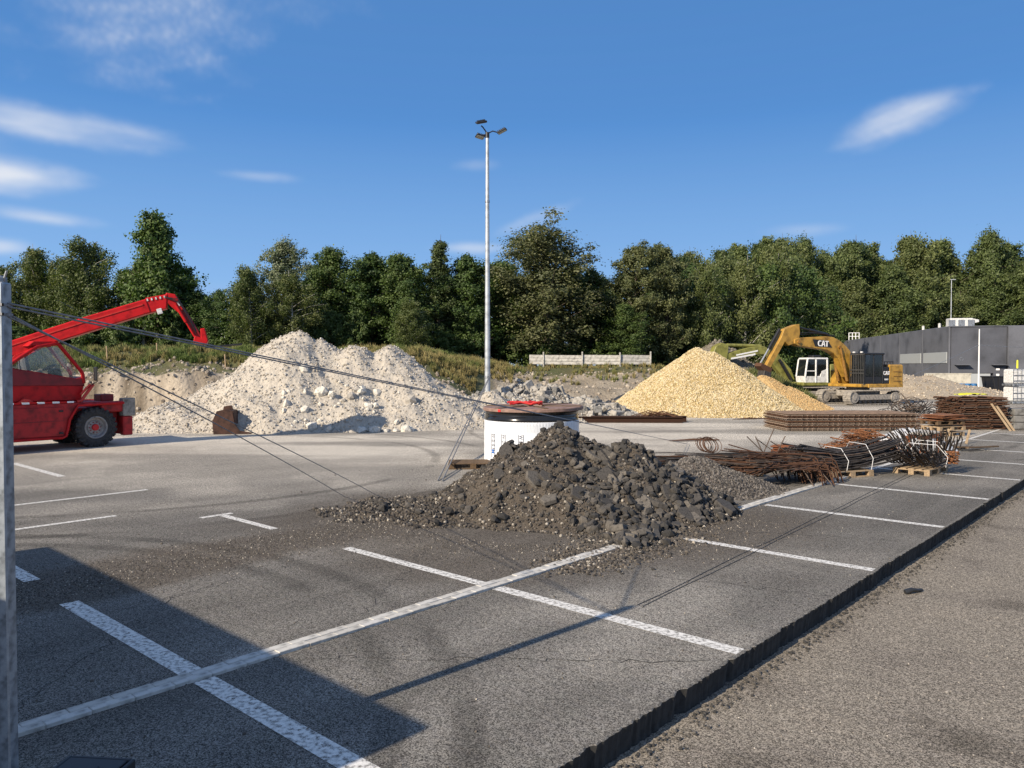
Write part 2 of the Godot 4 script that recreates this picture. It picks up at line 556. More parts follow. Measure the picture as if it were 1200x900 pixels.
func lot_map() -> ImageTexture:
	var w := 1000
	var na := fnoise(41, 0.006, 5).get_image(w, w)
	var nb := fnoise(42, 0.022, 5).get_image(w, w)
	var nc := fnoise(43, 0.012, 5).get_image(w, w)
	for im in [na, nb, nc]:
		im.convert(Image.FORMAT_L8)
	var da := na.get_data()
	var db := nb.get_data()
	var dc := nc.get_data()
	var out := PackedByteArray()
	out.resize(w * w * 3)
	var lut := PackedByteArray()
	lut.resize(1024)
	for i in 1024:
		lut[i] = int(clampf(Color(i / 1023.0, 0, 0).linear_to_srgb().r, 0, 1) * 255.0)
	var k := 1.0 / 0.56
	var trk := fnoise(44, 1.0, 3)
	var px := MS / w
	var arcs := [[-7.0, -4.5, 6.2], [-7.0, -4.5, 6.75], [-9.5, -20.0, 7.5], [-9.5, -20.0, 9.2], [9.0, -30.0, 9.0], [9.0, -30.0, 10.6], [14.0, -4.0, 9.0]]
	for q in arcs:
		q.append(pow(q[2] - 0.16, 2.0))
		q.append(pow(q[2] + 0.16, 2.0))
	for y in w:
		var z := MZ0 + (y + 0.5) * px
		for x in w:
			var wx := MX0 + (x + 0.5) * px
			var i := y * w + x
			var n1 := da[i] / 255.0
			var n2 := db[i] / 255.0
			var st := dc[mini(w - 1, y) * w + (x >> 2)] / 255.0
			var rx := wx - KO.x
			var rz := z - KO.z
			var a := rx * KD.x + rz * KD.z
			var b := rx * KN.x + rz * KN.z
			# worn asphalt
			var t := 0.78 + 0.34 * n1 + 0.22 * (n2 - 0.5)
			t *= 1.0 + 0.3 * trk.get_noise_2d(b * 1.1, a * 0.035)
			var cr := 0.158 * t
			var cg := 0.154 * t
			var cb := 0.146 * t
			# pale limestone dust carried about by the traffic
			# it lies thickest round the limestone and gravel heaps, in the lane between them and the reel
			var du := clampf(((wx + 16.0) * 30.0 + (z + 28.5) * -9.0) / 981.0, 0.0, 1.3)
			var far := Vector2(wx + 16.0 - du * 30.0, z + 28.5 + du * 9.0).length()
			var d := sstep(22.0, 7.0, far + (n1 - 0.5) * 12.0 + (st - 0.5) * 12.0) * (0.35 + 0.65 * sstep(0.3, 0.62, st)) * (0.72 + 0.5 * n2)
			if b > -0.1:
				d *= 0.2
			d += sstep(0.55, 0.75, n2) * 0.13 * sstep(0.35, 0.6, n1)
			d = clampf(d, 0.0, 0.96)
			cr = lerpf(cr, 0.53, d)
			cg = lerpf(cg, 0.503, d)
			cb = lerpf(cb, 0.452, d)
			# black rubber left by turning tyres
			for q in arcs:
				var qx: float = wx - q[0]
				var qz: float = z - q[1]
				var q2 := qx * qx + qz * qz
				if q2 > q[3] and q2 < q[4]:
					var dd: float = absf(sqrt(q2) - q[2])
					var m: float = 1.0 - 0.34 * sstep(0.16, 0.07, dd) * sstep(0.3, 0.55, n2 + (n1 - 0.5) * 0.6)
					cr *= m
					cg *= m
					cb *= m
			# spilled brown grit between the rows of bays
			var g := sstep(-4.75, -4.2, b + (n2 - 0.5) * 0.9) * sstep(-2.6, -3.0, b + (n2 - 0.5) * 0.7) * sstep(-11.0, -8.0, a) * sstep(4.5, 2.5, a)
			g = maxf(g, sstep(4.6, 2.6, Vector2((wx - 0.4) * 0.82, z + 12.6).length() + (n2 - 0.5) * 2.0) * 0.9)
			g *= 0.62
			cr = lerpf(cr, 0.088, g)
			cg = lerpf(cg, 0.074, g)
			cb = lerpf(cb, 0.060, g)
			# pale scuffs beside the kerb
			var q := sstep(0.62, 0.72, n2) * sstep(0.75, 0.2, absf(b - 0.25)) * sstep(-1.5, -2.5, a) * 0.6
			cr = lerpf(cr, 0.4, q)
			cg = lerpf(cg, 0.38, q)
			cb = lerpf(cb, 0.35, q)
			out[i * 3] = lut[clampi(int(cr * k * 1023.0), 0, 1023)]
			out[i * 3 + 1] = lut[clampi(int(cg * k * 1023.0), 0, 1023)]
			out[i * 3 + 2] = lut[clampi(int(cb * k * 1023.0), 0, 1023)]
	return ImageTexture.create_from_image(Image.create_from_data(w, w, false, Image.FORMAT_RGB8, out))

func flat_mesh(pts: Array, y: float) -> ArrayMesh:
	var v := PackedVector3Array()
	var n := PackedVector3Array()
	var uv2 := PackedVector2Array()
	for i in range(1, pts.size() - 1):
		var t: Array = [pts[0], pts[i], pts[i + 1]]
		if ((t[1] - t[0]) as Vector3).cross(t[2] - t[0]).y > 0.0:
			t = [pts[0], pts[i + 1], pts[i]]
		for p in t:
			v.append(Vector3(p.x, y, p.z))
			n.append(Vector3.UP)
			uv2.append(Vector2((p.x - MX0) / MS, (p.z - MZ0) / MS))
	var arr := []
	arr.resize(Mesh.ARRAY_MAX)
	arr[Mesh.ARRAY_VERTEX] = v
	arr[Mesh.ARRAY_NORMAL] = n
	arr[Mesh.ARRAY_TEX_UV2] = uv2
	var m := ArrayMesh.new()
	m.add_surface_from_arrays(Mesh.PRIMITIVE_TRIANGLES, arr)
	return m

func make_ground() -> void:
	make_rocks()
	# country beyond, one sheet to the horizon
	var gm := nmat(lin(0.17, 0.15, 0.10), M.patch, 0.05, 1.0, 0.0, true)
	gm.vertex_color_use_as_albedo = false
	struct("ground", flat_mesh([Vector3(-2000, 0, 300), Vector3(2000, 0, 300), Vector3(2000, 0, -3000), Vector3(-2000, 0, -3000)], -0.32), gm)
	# lower milled surface beside the lot
	var rm := nmat(Color.WHITE, asphalt_tex(61, 0.25), 0.6, 1.0, 0.0, true)
	rm.vertex_color_use_as_albedo = false
	rm.metallic_specular = 0.25
	rm.detail_enabled = true
	rm.detail_blend_mode = BaseMaterial3D.BLEND_MODE_MUL
	rm.detail_albedo = ntex(512, 0.012, 6, 62, [Color(0.46, 0.44, 0.41), Color(0.63, 0.605, 0.57), Color(0.66, 0.635, 0.595), Color(0.69, 0.66, 0.615)], 0.1)
	rm.detail_uv_layer = BaseMaterial3D.DETAIL_UV_2
	rm.uv2_triplanar = true
	rm.uv2_world_triplanar = true
	rm.uv2_scale = Vector3(0.09, 0.09, 0.09)
	bump(rm, M.rough, 0.35)
	struct("road", flat_mesh([kp(-40, 2.6), kp(120, 2.6), kp(120, 60), kp(-40, 60)], -0.2), rm)
	# the car park
	var am := nmat(Color.WHITE, asphalt_tex(51, 0.18), 0.62, 0.95, 0.0, true)
	am.vertex_color_use_as_albedo = false
	am.metallic_specular = 0.25
	am.detail_enabled = true
	am.detail_blend_mode = BaseMaterial3D.BLEND_MODE_MUL
	am.detail_albedo = lot_map()
	am.detail_uv_layer = BaseMaterial3D.DETAIL_UV_2
	bump(am, M.rough, 0.4)
	M.lot = am
	var lot := struct("parking_lot", flat_mesh([kp(-60, 3.0), kp(130, 3.0), kp(130, -90), kp(-60, -90)], 0.0), am)
	# broken edge of the asphalt where it has been cut away
	var em := nmat(lin(0.04, 0.039, 0.037), M.patch, 3.0, 1.0)
	var mb := MB.new()
	var nz := fnoise(71, 1.0, 3)
	var nf := fnoise(72, 7.0, 2)
	var rows := [[0.0, -0.004], [-0.004, -0.02], [-0.012, -0.06], [-0.018, -0.11], [-0.022, -0.16], [-0.022, -0.206]]
	var prev: Array = []
	var plip: Array = []
	var mr := MB.new()
	for i in 1800:
		var a := -7.0 + i * 0.02
		var off := nz.get_noise_1d(a * 0.8) * 0.014 + nf.get_noise_1d(a * 2.0) * 0.016 - 0.09 * maxf(0.0, nz.get_noise_1d(a * 1.9 + 30.0) - 0.22)
		var ring: Array = []
		var lip := [kp(a, 2.99, 0.003), kp(a, 3.02 + off, 0.002), kp(a, 3.03 + off, -0.004)]
		for j in rows.size():
			var bb: float = 3.03 + off + rows[j][0] + nf.get_noise_2d(a * 1.7, j * 3.1) * (0.0 if j == 0 else 0.008)
			ring.append(kp(a, bb, rows[j][1]))
		if i > 0:
			for j in ring.size() - 1:
				mb.quadh(prev[j], ring[j], ring[j + 1], prev[j + 1], KN + Vector3.UP)
			for j in 2:
				mr.quadh(plip[j], lip[j], lip[j + 1], plip[j + 1], Vector3.UP)
		prev = ring
		plip = lip
	var rimm := nmat(lin(0.285, 0.278, 0.264), am.albedo_texture, 0.62, 0.95, 0.0, true)
	rimm.metallic_specular = 0.25
	part(lot, "rim", mr.mesh(), rimm)
	var ed := part(lot, "cut_edge", mb.mesh(), em)
	var crx: Array = []
	var crc: Array = []
	var rr := RandomNumberGenerator.new()
	rr.seed = 75
	for i in 4200:
		var a := rr.randf_range(-6.0, 24.0)
		var y := rr.randf_range(-0.2, -0.005)
		var s := 0.004 + 0.018 * pow(rr.randf(), 3.0)
		var bb := 3.045 + rr.randf_range(-0.01, 0.03)
		if rr.randf() < 2.0:
			y = -0.2 + s * 0.4
			bb = 3.08 + absf(rr.randfn(0.0, 0.09))
		crx.append(Transform3D(Basis.from_euler(Vector3(rr.randf() * TAU, rr.randf() * TAU, 0)).scaled(Vector3(s, s, s)), kp(a, bb, y)))
		crc.append(Color(0.04, 0.038, 0.036).lerp(Color(0.13, 0.12, 0.108), pow(rr.randf(), 2.0)))
	scatter(lot, "edge_crumbs", rocks[1], M.stone, crx, crc)
	ed.set_meta("label", "crumbling dark cut edge of the asphalt")
	# worn white paint
	var pw := 512
	var ps := fnoise(81, 0.03, 5).get_seamless_image(pw, pw)
	ps.convert(Image.FORMAT_L8)
	var pd := ps.get_data()
	var po := PackedByteArray()
	po.resize(pw * pw * 4)
	var r := RandomNumberGenerator.new()
	r.seed = 82
	for i in pw * pw:
		var t := pd[i] / 255.0 + (r.randf() - 0.5) * 0.62
		var s := 0.86 + (pd[i] / 255.0 - 0.5) * 0.2 + (r.randf() - 0.5) * 0.16
		po[i * 4] = clampi(int(s * 244), 0, 255)
		po[i * 4 + 1] = clampi(int(s * 241), 0, 255)
		po[i * 4 + 2] = clampi(int(s * 234), 0, 255)
		po[i * 4 + 3] = 255 if t > 0.25 else 0
	var pt := ImageTexture.create_from_image(Image.create_from_data(pw, pw, false, Image.FORMAT_RGBA8, po))
	var paint := StandardMaterial3D.new()
	paint.albedo_texture = pt
	paint.roughness = 0.85
	paint.uv1_triplanar = true
	paint.uv1_world_triplanar = true
	paint.uv1_scale = Vector3(1.1, 1.1, 1.1)
	paint.transparency = BaseMaterial3D.TRANSPARENCY_ALPHA_SCISSOR
	paint.alpha_scissor_threshold = 0.5
	var lw := 0.16
	var segs := [[-3.41, 0.1, 3.0, 0.18], [0.0, 0.1, 3.0, 0.17], [3.62, 0.25, 3.0, lw], [6.98, 0.15, 3.0, lw], [10.3, 0.1, 3.0, lw], [13.55, 0.1, 3.0, lw], [16.75, 0.1, 3.0, lw], [20.0, 0.1, 3.0, lw], [23.3, 0.1, 3.0, lw], [26.6, 0.1, 3.0, lw], [29.9, 0.1, 3.0, lw],
		[-3.41, -2.88, -0.1, 0.19], [0.0, -2.73, -0.1, 0.15], [0.0, -6.2, -4.55, 0.13], [-3.4, -5.9, -4.1, 0.17], [-0.2, -16.6, -13.1, 0.16]]
	for s in segs:
		var q: Array = [kp(s[0] - s[3] / 2, s[1]), kp(s[0] - s[3] / 2, s[2]), kp(s[0] + s[3] / 2, s[2]), kp(s[0] + s[3] / 2, s[1])]
		struct("painted_line", flat_mesh(q, 0.0045), paint)
	for s in [[-0.35, 0.2, -6.22], [-2.7, -1.2, -7.45], [-3.5, 0.3, -9.8], [12.1, 36.0, 0.02]]:
		var q: Array = [kp(s[0], s[2] - 0.06), kp(s[1], s[2] - 0.06), kp(s[1], s[2] + 0.06), kp(s[0], s[2] + 0.06)]
		struct("painted_line", flat_mesh(q, 0.0045), paint)
	# fine cracks in the asphalt
	var cm := mat(lin(0.03, 0.029, 0.028), 1.0)
	var cr := RandomNumberGenerator.new()
	cr.seed = 95
	for q in [[-2.6, 0.3, -0.4, 2.9, 0.004], [1.3, 0.2, 2.2, 2.95, 0.003], [-4.6, -0.4, -2.2, -2.6, 0.004], [-3.3, -2.2, -1.0, -2.5, 0.003], [4.4, 0.4, 5.6, 2.9, 0.003], [8.4, 0.6, 9.3, 2.9, 0.003], [-1.6, -0.3, 1.5, -2.4, 0.003]]:
		var mc := MB.new()
		var pa := kp(q[0], q[1], 0.003)
		for i in 36:
			var u := (i + 1) / 36.0
			var pb := kp(lerpf(q[0], q[2], u) + cr.randfn(0.0, 0.035), lerpf(q[1], q[3], u) + cr.randfn(0.0, 0.035), 0.003)
			var sd: Vector3 = (pb - pa).cross(Vector3.UP).normalized() * q[4] * cr.randf_range(0.3, 1.4)
			mc.quad(pa - sd, pa + sd, pb + sd, pb - sd, Vector3.UP)
			pa = pb
		struct("crack", mc.mesh(), cm)
	# double row of kerb stones let into the asphalt
	var kerb := Node3D.new()
	kerb.name = "kerb"
	kerb.set_meta("kind", "structure")
	add_child(kerb)
	var kinds: Array[ArrayMesh] = []
	for i in 4:
		var bm := MB.new()
		var tone := 0.88 + 0.07 * i
		bm.col = Color(tone, tone * 0.99, tone * 0.97)
		bm.box(Vector3(0, -0.02, 0), Vector3(0.296, 0.11, 0.086), Basis.IDENTITY, 0.004)
		kinds.append(bm.mesh())
	rng.seed = 90
	var ang := atan2(-KD.z, KD.x)
	for row in 2:
		for i in 62:
			var a := -5.7 + i * 0.3 + row * 0.12
			var xf := Transform3D(Basis(Vector3.UP, ang + rng.randf_range(-0.004, 0.004)), kp(a, -0.045 + row * 0.09 + rng.randf_range(-0.003, 0.003), rng.randf_range(-0.012, -0.004)))
			part(kerb, "kerb_stone", kinds[rng.randi() % 4], M.kerb, xf)

# ---------------------------------------------------------------- heaps
var rocks: Array[ArrayMesh] = []

func make_rocks() -> void:
	var g := (1.0 + sqrt(5.0)) / 2.0
	var vs: Array[Vector3] = []
	for p in [[-1, g, 0], [1, g, 0], [-1, -g, 0], [1, -g, 0], [0, -1, g], [0, 1, g], [0, -1, -g], [0, 1, -g], [g, 0, -1], [g, 0, 1], [-g, 0, -1], [-g, 0, 1]]:
		vs.append(Vector3(p[0], p[1], p[2]).normalized())
	var fs := [[0, 11, 5], [0, 5, 1], [0, 1, 7], [0, 7, 10], [0, 10, 11], [1, 5, 9], [5, 11, 4], [11, 10, 2], [10, 7, 6], [7, 1, 8], [3, 9, 4], [3, 4, 2], [3, 2, 6], [3, 6, 8], [3, 8, 9], [4, 9, 5], [2, 4, 11], [6, 2, 10], [8, 6, 7], [9, 8, 1]]
	rng.seed = 7
	for k in 5:
		var q: Array[Vector3] = []
		for p in vs:
			q.append(Vector3(p.x, p.y * 0.75, p.z * 0.9) * rng.randf_range(0.72, 1.12))
		var mb := MB.new()
		for f in fs:
			var a := q[f[0]]
			var b := q[f[1]]
			var d := q[f[2]]
			var nn := (b - a).cross(d - a).normalized()
			if nn.dot(a + b + d) < 0.0:
				nn = -nn
			mb.tri(a, b, d, nn)
		rocks.append(mb.mesh())

# broken slabs: flat irregular plates
func slab_mesh(sd: int) -> ArrayMesh:
	var r := RandomNumberGenerator.new()
	r.seed = sd
	var poly := PackedVector2Array()
	var m := r.randi_range(5, 7)
	for i in m:
		var a := TAU * (i + r.randf_range(-0.25, 0.25)) / m
		poly.append(Vector2(cos(a), sin(a)) * r.randf_range(0.6, 1.0))
	var mb := MB.new()
	mb.xf = Transform3D(Basis(Vector3.RIGHT, PI / 2), Vector3.ZERO)
	mb.prism(poly, -0.16, 0.16, 0.05)
	return mb.mesh()

class Heap:
	var cones: Array            # x, z, height, slope
	var nz: FastNoiseLite
	var amp := 0.1
	var soft := 0.12
	var box := Rect2()
	func h(x: float, z: float) -> float:
		var m := -9.0
		var s := 0.0
		for k in cones:
			var d := Vector2(x - k[0], z - k[1]).length()
			var hh: float = k[2] - k[3] * (sqrt(d * d + 0.09) - 0.3)
			if hh > m:
				m = hh
		s = m
		if s < -0.6:
			return s
		for k in cones:
			var d := Vector2(x - k[0], z - k[1]).length()
			var hh: float = k[2] - k[3] * (sqrt(d * d + 0.09) - 0.3)
			if hh < m and m - hh < soft:
				s += (soft - (m - hh)) * 0.25
		var n := nz.get_noise_2d(x, z) * amp + nz.get_noise_2d(x * 4.0, z * 4.0 + 50.0) * amp * 0.35
		return s + n * clampf(s + 0.35, 0.15, 1.0)

func heap(cones: Array, sd: int, freq: float, amp: float, bx: Rect2) -> Heap:
	var hp := Heap.new()
	hp.cones = cones
	hp.nz = fnoise(sd, freq, 4)
	hp.amp = amp
	hp.box = bx
	return hp

func heap_mesh(hp: Heap, step: float, body: Color, base := 0.0) -> ArrayMesh:
	var nx := int(hp.box.size.x / step)
	var nzz := int(hp.box.size.y / step)
	var hs := PackedFloat32Array()
	hs.resize((nx + 1) * (nzz + 1))
	for j in nzz + 1:
		for i in nx + 1:
			hs[j * (nx + 1) + i] = hp.h(hp.box.position.x + i * step, hp.box.position.y + j * step)
	var st := SurfaceTool.new()
	st.begin(Mesh.PRIMITIVE_TRIANGLES)
	st.set_smooth_group(0)
	for j in nzz:
		for i in nx:
			var q := [hs[j * (nx + 1) + i], hs[j * (nx + 1) + i + 1], hs[(j + 1) * (nx + 1) + i + 1], hs[(j + 1) * (nx + 1) + i]]
			if maxf(maxf(q[0], q[1]), maxf(q[2], q[3])) < -0.05:
				continue
			var p: Array[Vector3] = []
			for c in [[0, 0], [1, 0], [1, 1], [0, 1]]:
				var x: float = hp.box.position.x + (i + c[0]) * step
				var z: float = hp.box.position.y + (j + c[1]) * step
				p.append(Vector3(x, maxf(hs[(j + c[1]) * (nx + 1) + i + c[0]], -0.12) + base, z))
			for t in [[0, 1, 2], [0, 2, 3]]:
				for w in t:
					var g: Vector3 = p[w]
					st.set_color(body)
					st.add_vertex(g)
	st.generate_normals()
	return st.commit()

# loose stones lying on a heap; sizes between s0 and s1 with many more small ones
func stones_on(hp: Heap, count: int, s0: float, s1: float, pow_: float, cols: Array, sd: int, base := 0.0, sink := 0.3, minh := 0.0) -> Array:
	var r := RandomNumberGenerator.new()
	r.seed = sd
	var xs: Array = []
	var cs: Array = []
	var tries := 0
	while xs.size() < count and tries < count * 6:
		tries += 1
		var x := hp.box.position.x + r.randf() * hp.box.size.x
		var z := hp.box.position.y + r.randf() * hp.box.size.y
		var h := hp.h(x, z)
		if h < minh - r.randf() * 0.04:
			continue
		var s := s0 + (s1 - s0) * pow(r.randf(), pow_)
		var bs := Basis.from_euler(Vector3(r.randf() * TAU, r.randf() * TAU, r.randf() * TAU)).scaled(Vector3(s, s, s) * 0.5)
		xs.append(Transform3D(bs, Vector3(x, maxf(h, 0.0) + base + s * 0.5 * (0.6 - sink), z)))
		var c: Color = cols[r.randi() % cols.size()]
		var t := r.randf_range(0.8, 1.2)
		cs.append(Color(c.r * t, c.g * t, c.b * t))
	return [xs, cs]

func make_heaps() -> void:
	var slabs: Array[ArrayMesh] = []
	for i in 6:
		slabs.append(slab_mesh(200 + i))
	# white limestone heap
	var t := thing("limestone_heap", "long heap of white crushed limestone with a high peak beside the rusty bucket", "heap")
	var hp := heap([[-9.2, -33.0, 4.0, 0.86], [-9.9, -33.2, 3.6, 0.8], [-8.0, -33.0, 3.55, 0.85], [-6.8, -33.2, 3.5, 0.82], [-5.2, -33.3, 3.3, 0.84], [-11.8, -31.6, 1.7, 0.55], [-13.2, -31.2, 1.1, 0.42], [-4.0, -32.2, 1.8, 0.7], [-2.6, -32.5, 1.5, 0.6], [-1.0, -33.5, 1.1, 0.45], [0.6, -34.6, 1.0, 0.4]], 301, 0.35, 0.42, Rect2(-18, -42, 23, 15))
	part(t, "body", heap_mesh(hp, 0.16, Color(0.500, 0.453, 0.382)), M.earth)
	var wc := [Color(0.55, 0.505, 0.44), Color(0.46, 0.41, 0.34), Color(0.61, 0.575, 0.52), Color(0.39, 0.345, 0.28), Color(0.51, 0.485, 0.44)]
	for k in 3:
		var sc := stones_on(hp, 18000, 0.025, 0.14, 9.0, wc, 310 + k)
		scatter(t, "loose_stones", rocks[k], M.stone, sc[0], sc[1])
	rng.seed = 321
	for i in 60:
		var x := rng.randf_range(-8.8, -3.2)
		var z := rng.randf_range(-31.0, -28.2)
		var h := hp.h(x, z)
		if h < -0.2:
			continue
		var s := 0.14 + 0.36 * pow(rng.randf(), 2.0)
		part(t, "boulder", rocks[rng.randi() % 5], M.concrete if i % 5 == 0 else M.boulder, Transform3D(Basis.from_euler(Vector3(rng.randf() * TAU, rng.randf() * TAU, rng.randf() * TAU)).scaled(Vector3(s, s, s) * 0.62), Vector3(x, maxf(h, 0.0) + s * 0.12, z)))
	# yellow gravel heap
	t = thing("yellow_gravel_heap", "steep cone of pale yellow gravel in front of the orange excavator", "heap")
	hp = heap([[10.0, -41.6, 3.36, 0.72], [10.7, -41.4, 3.2, 0.72], [12.0, -41.2, 2.0, 0.62], [8.4, -40.8, 1.9, 0.66]], 331, 0.5, 0.16, Rect2(3, -49, 17, 13.5))
	part(t, "body", heap_mesh(hp, 0.16, Color(0.420, 0.310, 0.140)), M.earth)
	var yc := [Color(0.58, 0.45, 0.23), Color(0.66, 0.54, 0.31), Color(0.45, 0.34, 0.16), Color(0.64, 0.53, 0.34), Color(0.72, 0.61, 0.4)]
	for k in 3:
		var sc := stones_on(hp, 17000, 0.05, 0.13, 1.6, yc, 340 + k)
		scatter(t, "loose_stones", rocks[k + 1], M.stone, sc[0], sc[1])
	# orange sand heap
	t = thing("sand_heap", "low heap of orange sand under the excavator arm", "heap")
	hp = heap([[14.6, -45.0, 1.9, 0.64], [16.0, -44.8, 1.2, 0.55]], 351, 0.6, 0.08, Rect2(10, -50, 12, 10))
	part(t, "body", heap_mesh(hp, 0.16, Color(0.570, 0.390, 0.175)), M.earth)
	var oc := [Color(0.60, 0.41, 0.19), Color(0.68, 0.49, 0.25), Color(0.5, 0.33, 0.15)]
	var so := stones_on(hp, 7000, 0.04, 0.11, 2.0, oc, 352)
	scatter(t, "loose_stones", rocks[2], M.stone, so[0], so[1])
	# dark heap of broken asphalt
	t = thing("asphalt_rubble_heap", "dark heap of milled asphalt and broken slabs in front of the white reel", "heap")
	hp = heap([[0.72, -13.7, 1.3, 0.66], [1.85, -13.6, 1.12, 0.68], [2.45, -13.4, 0.72, 0.62], [-1.2, -13.1, 0.24, 0.3], [-2.0, -13.3, 0.06, 0.12], [1.75, -12.1, 0.3, 0.42], [1.7, -11.1, 0.06, 0.2]], 361, 0.9, 0.21, Rect2(-4.6, -17.2, 9.4, 9.0))
	part(t, "body", heap_mesh(hp, 0.06, Color(0.087, 0.073, 0.058)), M.earth)
	var dc := [Color(0.055, 0.05, 0.046), Color(0.10, 0.085, 0.07), Color(0.14, 0.12, 0.095), Color(0.075, 0.066, 0.058), Color(0.04, 0.038, 0.036), Color(0.16, 0.14, 0.12), Color(0.09, 0.077, 0.063), Color(0.12, 0.1, 0.08), Color(0.07, 0.06, 0.05), Color(0.11, 0.095, 0.078), Color(0.4, 0.36, 0.3)]
	for k in 3:
		var sc := stones_on(hp, 22000, 0.01, 0.075, 8.0, dc, 370 + k, 0.0, 0.2, -0.02)
		scatter(t, "loose_stones", rocks[k], M.stone, sc[0], sc[1])
	var chunks := stones_on(hp, 5200, 0.05, 0.2, 4.0, [Color(0.05, 0.046, 0.042), Color(0.075, 0.068, 0.06), Color(0.11, 0.098, 0.084), Color(0.04, 0.038, 0.036)], 376, 0.0, 0.1, 0.02)
	var kx: Array = []
	var kc: Array = []
	for i in chunks[0].size():
		var cx: float = chunks[0][i].origin.x
		if cx > 0.9 + 0.35 * sin(i * 12.9) or i % 9 == 0:
			kx.append(chunks[0][i])
			kc.append(chunks[1][i])
	scatter(t, "asphalt_chunks", rocks[4], M.stone, kx, kc)
	rng.seed = 381
	var made := 0
	while made < 290:
		var x := rng.randf_range(-0.6, 3.6)
		var z := rng.randf_range(-14.4, -10.6)
		var h := hp.h(x, z)
		if h < 0.04 or (x < 1.0 and rng.randf() < 0.93):
			continue
		made += 1
		var s := 0.05 + 0.22 * pow(rng.randf(), 2.6)
		var gr := Vector3(hp.h(x - 0.15, z) - hp.h(x + 0.15, z), 0.3, hp.h(x, z - 0.15) - hp.h(x, z + 0.15)).normalized()
		var bs := Basis(Quaternion(Vector3.UP, gr)) * Basis.from_euler(Vector3(rng.randf_range(-0.6, 0.6), rng.randf() * TAU, rng.randf_range(-0.6, 0.6)))
		part(t, "asphalt_slab", slabs[rng.randi() % 6], M.slab_a if rng.randf() < 0.6 else M.slab_b, Transform3D(bs.scaled_local(Vector3(s, s * rng.randf_range(0.5, 1.3), s * rng.randf_range(0.6, 1.0))), Vector3(x, h + 0.02, z)))
	# smaller heap of grey grit by the bar bundles
	t = thing("grit_heap", "low heap of grey asphalt grit beside the rebar bundles", "heap")
	hp = heap([[3.75, -15.7, 0.58, 0.5], [4.4, -15.6, 0.34, 0.45]], 391, 0.9, 0.1, Rect2(1.6, -18, 6, 5.4))
	part(t, "body", heap_mesh(hp, 0.08, Color(0.095, 0.082, 0.071)), M.earth)
	for k in 2:
		var sc := stones_on(hp, 8000, 0.02, 0.075, 2.5, [Color(0.09, 0.08, 0.072), Color(0.15, 0.135, 0.12), Color(0.065, 0.06, 0.056), Color(0.2, 0.18, 0.16)], 394 + k, 0.0, 0.2, -0.03)
		scatter(t, "loose_stones", rocks[k], M.stone, sc[0], sc[1])
	# concrete rubble
	t = thing("concrete_rubble_heap", "jumbled heap of broken grey concrete blocks behind the steel beams", "heap")
	hp = heap([[-1.6, -37.2, 1.1, 0.5], [0.3, -38.0, 1.55, 0.6], [1.8, -37.8, 1.4, 0.6], [3.3, -37.4, 0.9, 0.5], [4.8, -37.0, 0.5, 0.4]], 401, 0.6, 0.2, Rect2(-5, -42, 13, 8.5))
	part(t, "body", heap_mesh(hp, 0.2, Color(0.200, 0.175, 0.145)), M.earth)
	var sr := stones_on(hp, 5000, 0.06, 0.3, 3.0, [Color(0.42, 0.4, 0.36), Color(0.5, 0.47, 0.42), Color(0.3, 0.28, 0.25)], 402)
	scatter(t, "loose_stones", rocks[3], M.stone, sr[0], sr[1])
	rng.seed = 403
	var blocks: Array[ArrayMesh] = []
	for i in 5:
		var mb := MB.new()
		mb.box(Vector3.ZERO, Vector3(1.0, [0.4, 0.6, 0.25, 0.5, 0.3][i], [0.5, 0.6, 0.6, 0.35, 0.3][i]), Basis.IDENTITY, 0.04)
		blocks.append(mb.mesh())
	for i in 298:
		var x := rng.randf_range(-1.9, 5.6)
		var z := rng.randf_range(-38.6, -35.2)
		var h := hp.h(x, z)
		if h < -0.1:
			continue
		var s := 0.16 + 0.5 * pow(rng.randf(), 1.7)
		var xf := Transform3D(Basis.from_euler(Vector3(rng.randf() * TAU, rng.randf() * TAU, rng.randf() * TAU)).scaled(Vector3(s, s, s)), Vector3(x, maxf(h, 0.0) + s * 0.16, z))
		part(t, "concrete_block", blocks[rng.randi() % 5], M.concrete if rng.randf() < 0.6 else M.concrete_dark, xf)
	# sandy earth heap by the hall
	t = thing("earth_heap", "flat sandy heap of dug earth in front of the grey hall", "heap")
	hp = heap([[31.5, -63.0, 1.85, 0.3], [34.3, -63.5, 1.6, 0.3], [29.0, -62.0, 1.4, 0.3], [37.6, -64.0, 0.8, 0.22]], 411, 0.25, 0.2, Rect2(22, -72, 26, 18))
	part(t, "body", heap_mesh(hp, 0.4, Color(0.415, 0.348, 0.260)), M.earth)
	so = stones_on(hp, 3500, 0.05, 0.25, 7.0, [Color(0.42, 0.35, 0.27), Color(0.55, 0.48, 0.38), Color(0.33, 0.27, 0.2)], 412)
	scatter(t, "loose_stones", rocks[1], M.stone, so[0], so[1])
	# grey earth heap behind the yellow gravel
	t = thing("grey_earth_heap", "rounded grey earth heap rising behind the yellow gravel", "heap")
	hp = heap([[15.0, -57.0, 4.3, 0.75], [16.2, -57.0, 3.4, 0.7], [13.0, -57.5, 3.0, 0.7]], 421, 0.4, 0.25, Rect2(5, -66, 20, 16))
	part(t, "body", heap_mesh(hp, 0.3, Color(0.190, 0.165, 0.130)), M.earth)
	so = stones_on(hp, 1500, 0.1, 0.4, 3.0, [Color(0.22, 0.2, 0.16), Color(0.3, 0.27, 0.22)], 422)
	scatter(t, "loose_stones", rocks[1], M.stone, so[0], so[1])
	# overgrown mound by the lime machine
	t = thing("overgrown_mound", "grassy overgrown earth mound below the lime green boom", "mound")
	hp = heap([[15.8, -50.5, 1.9, 0.6], [16.9, -50.8, 1.6, 0.6]], 425, 0.5, 0.2, Rect2(11, -57, 15, 10))
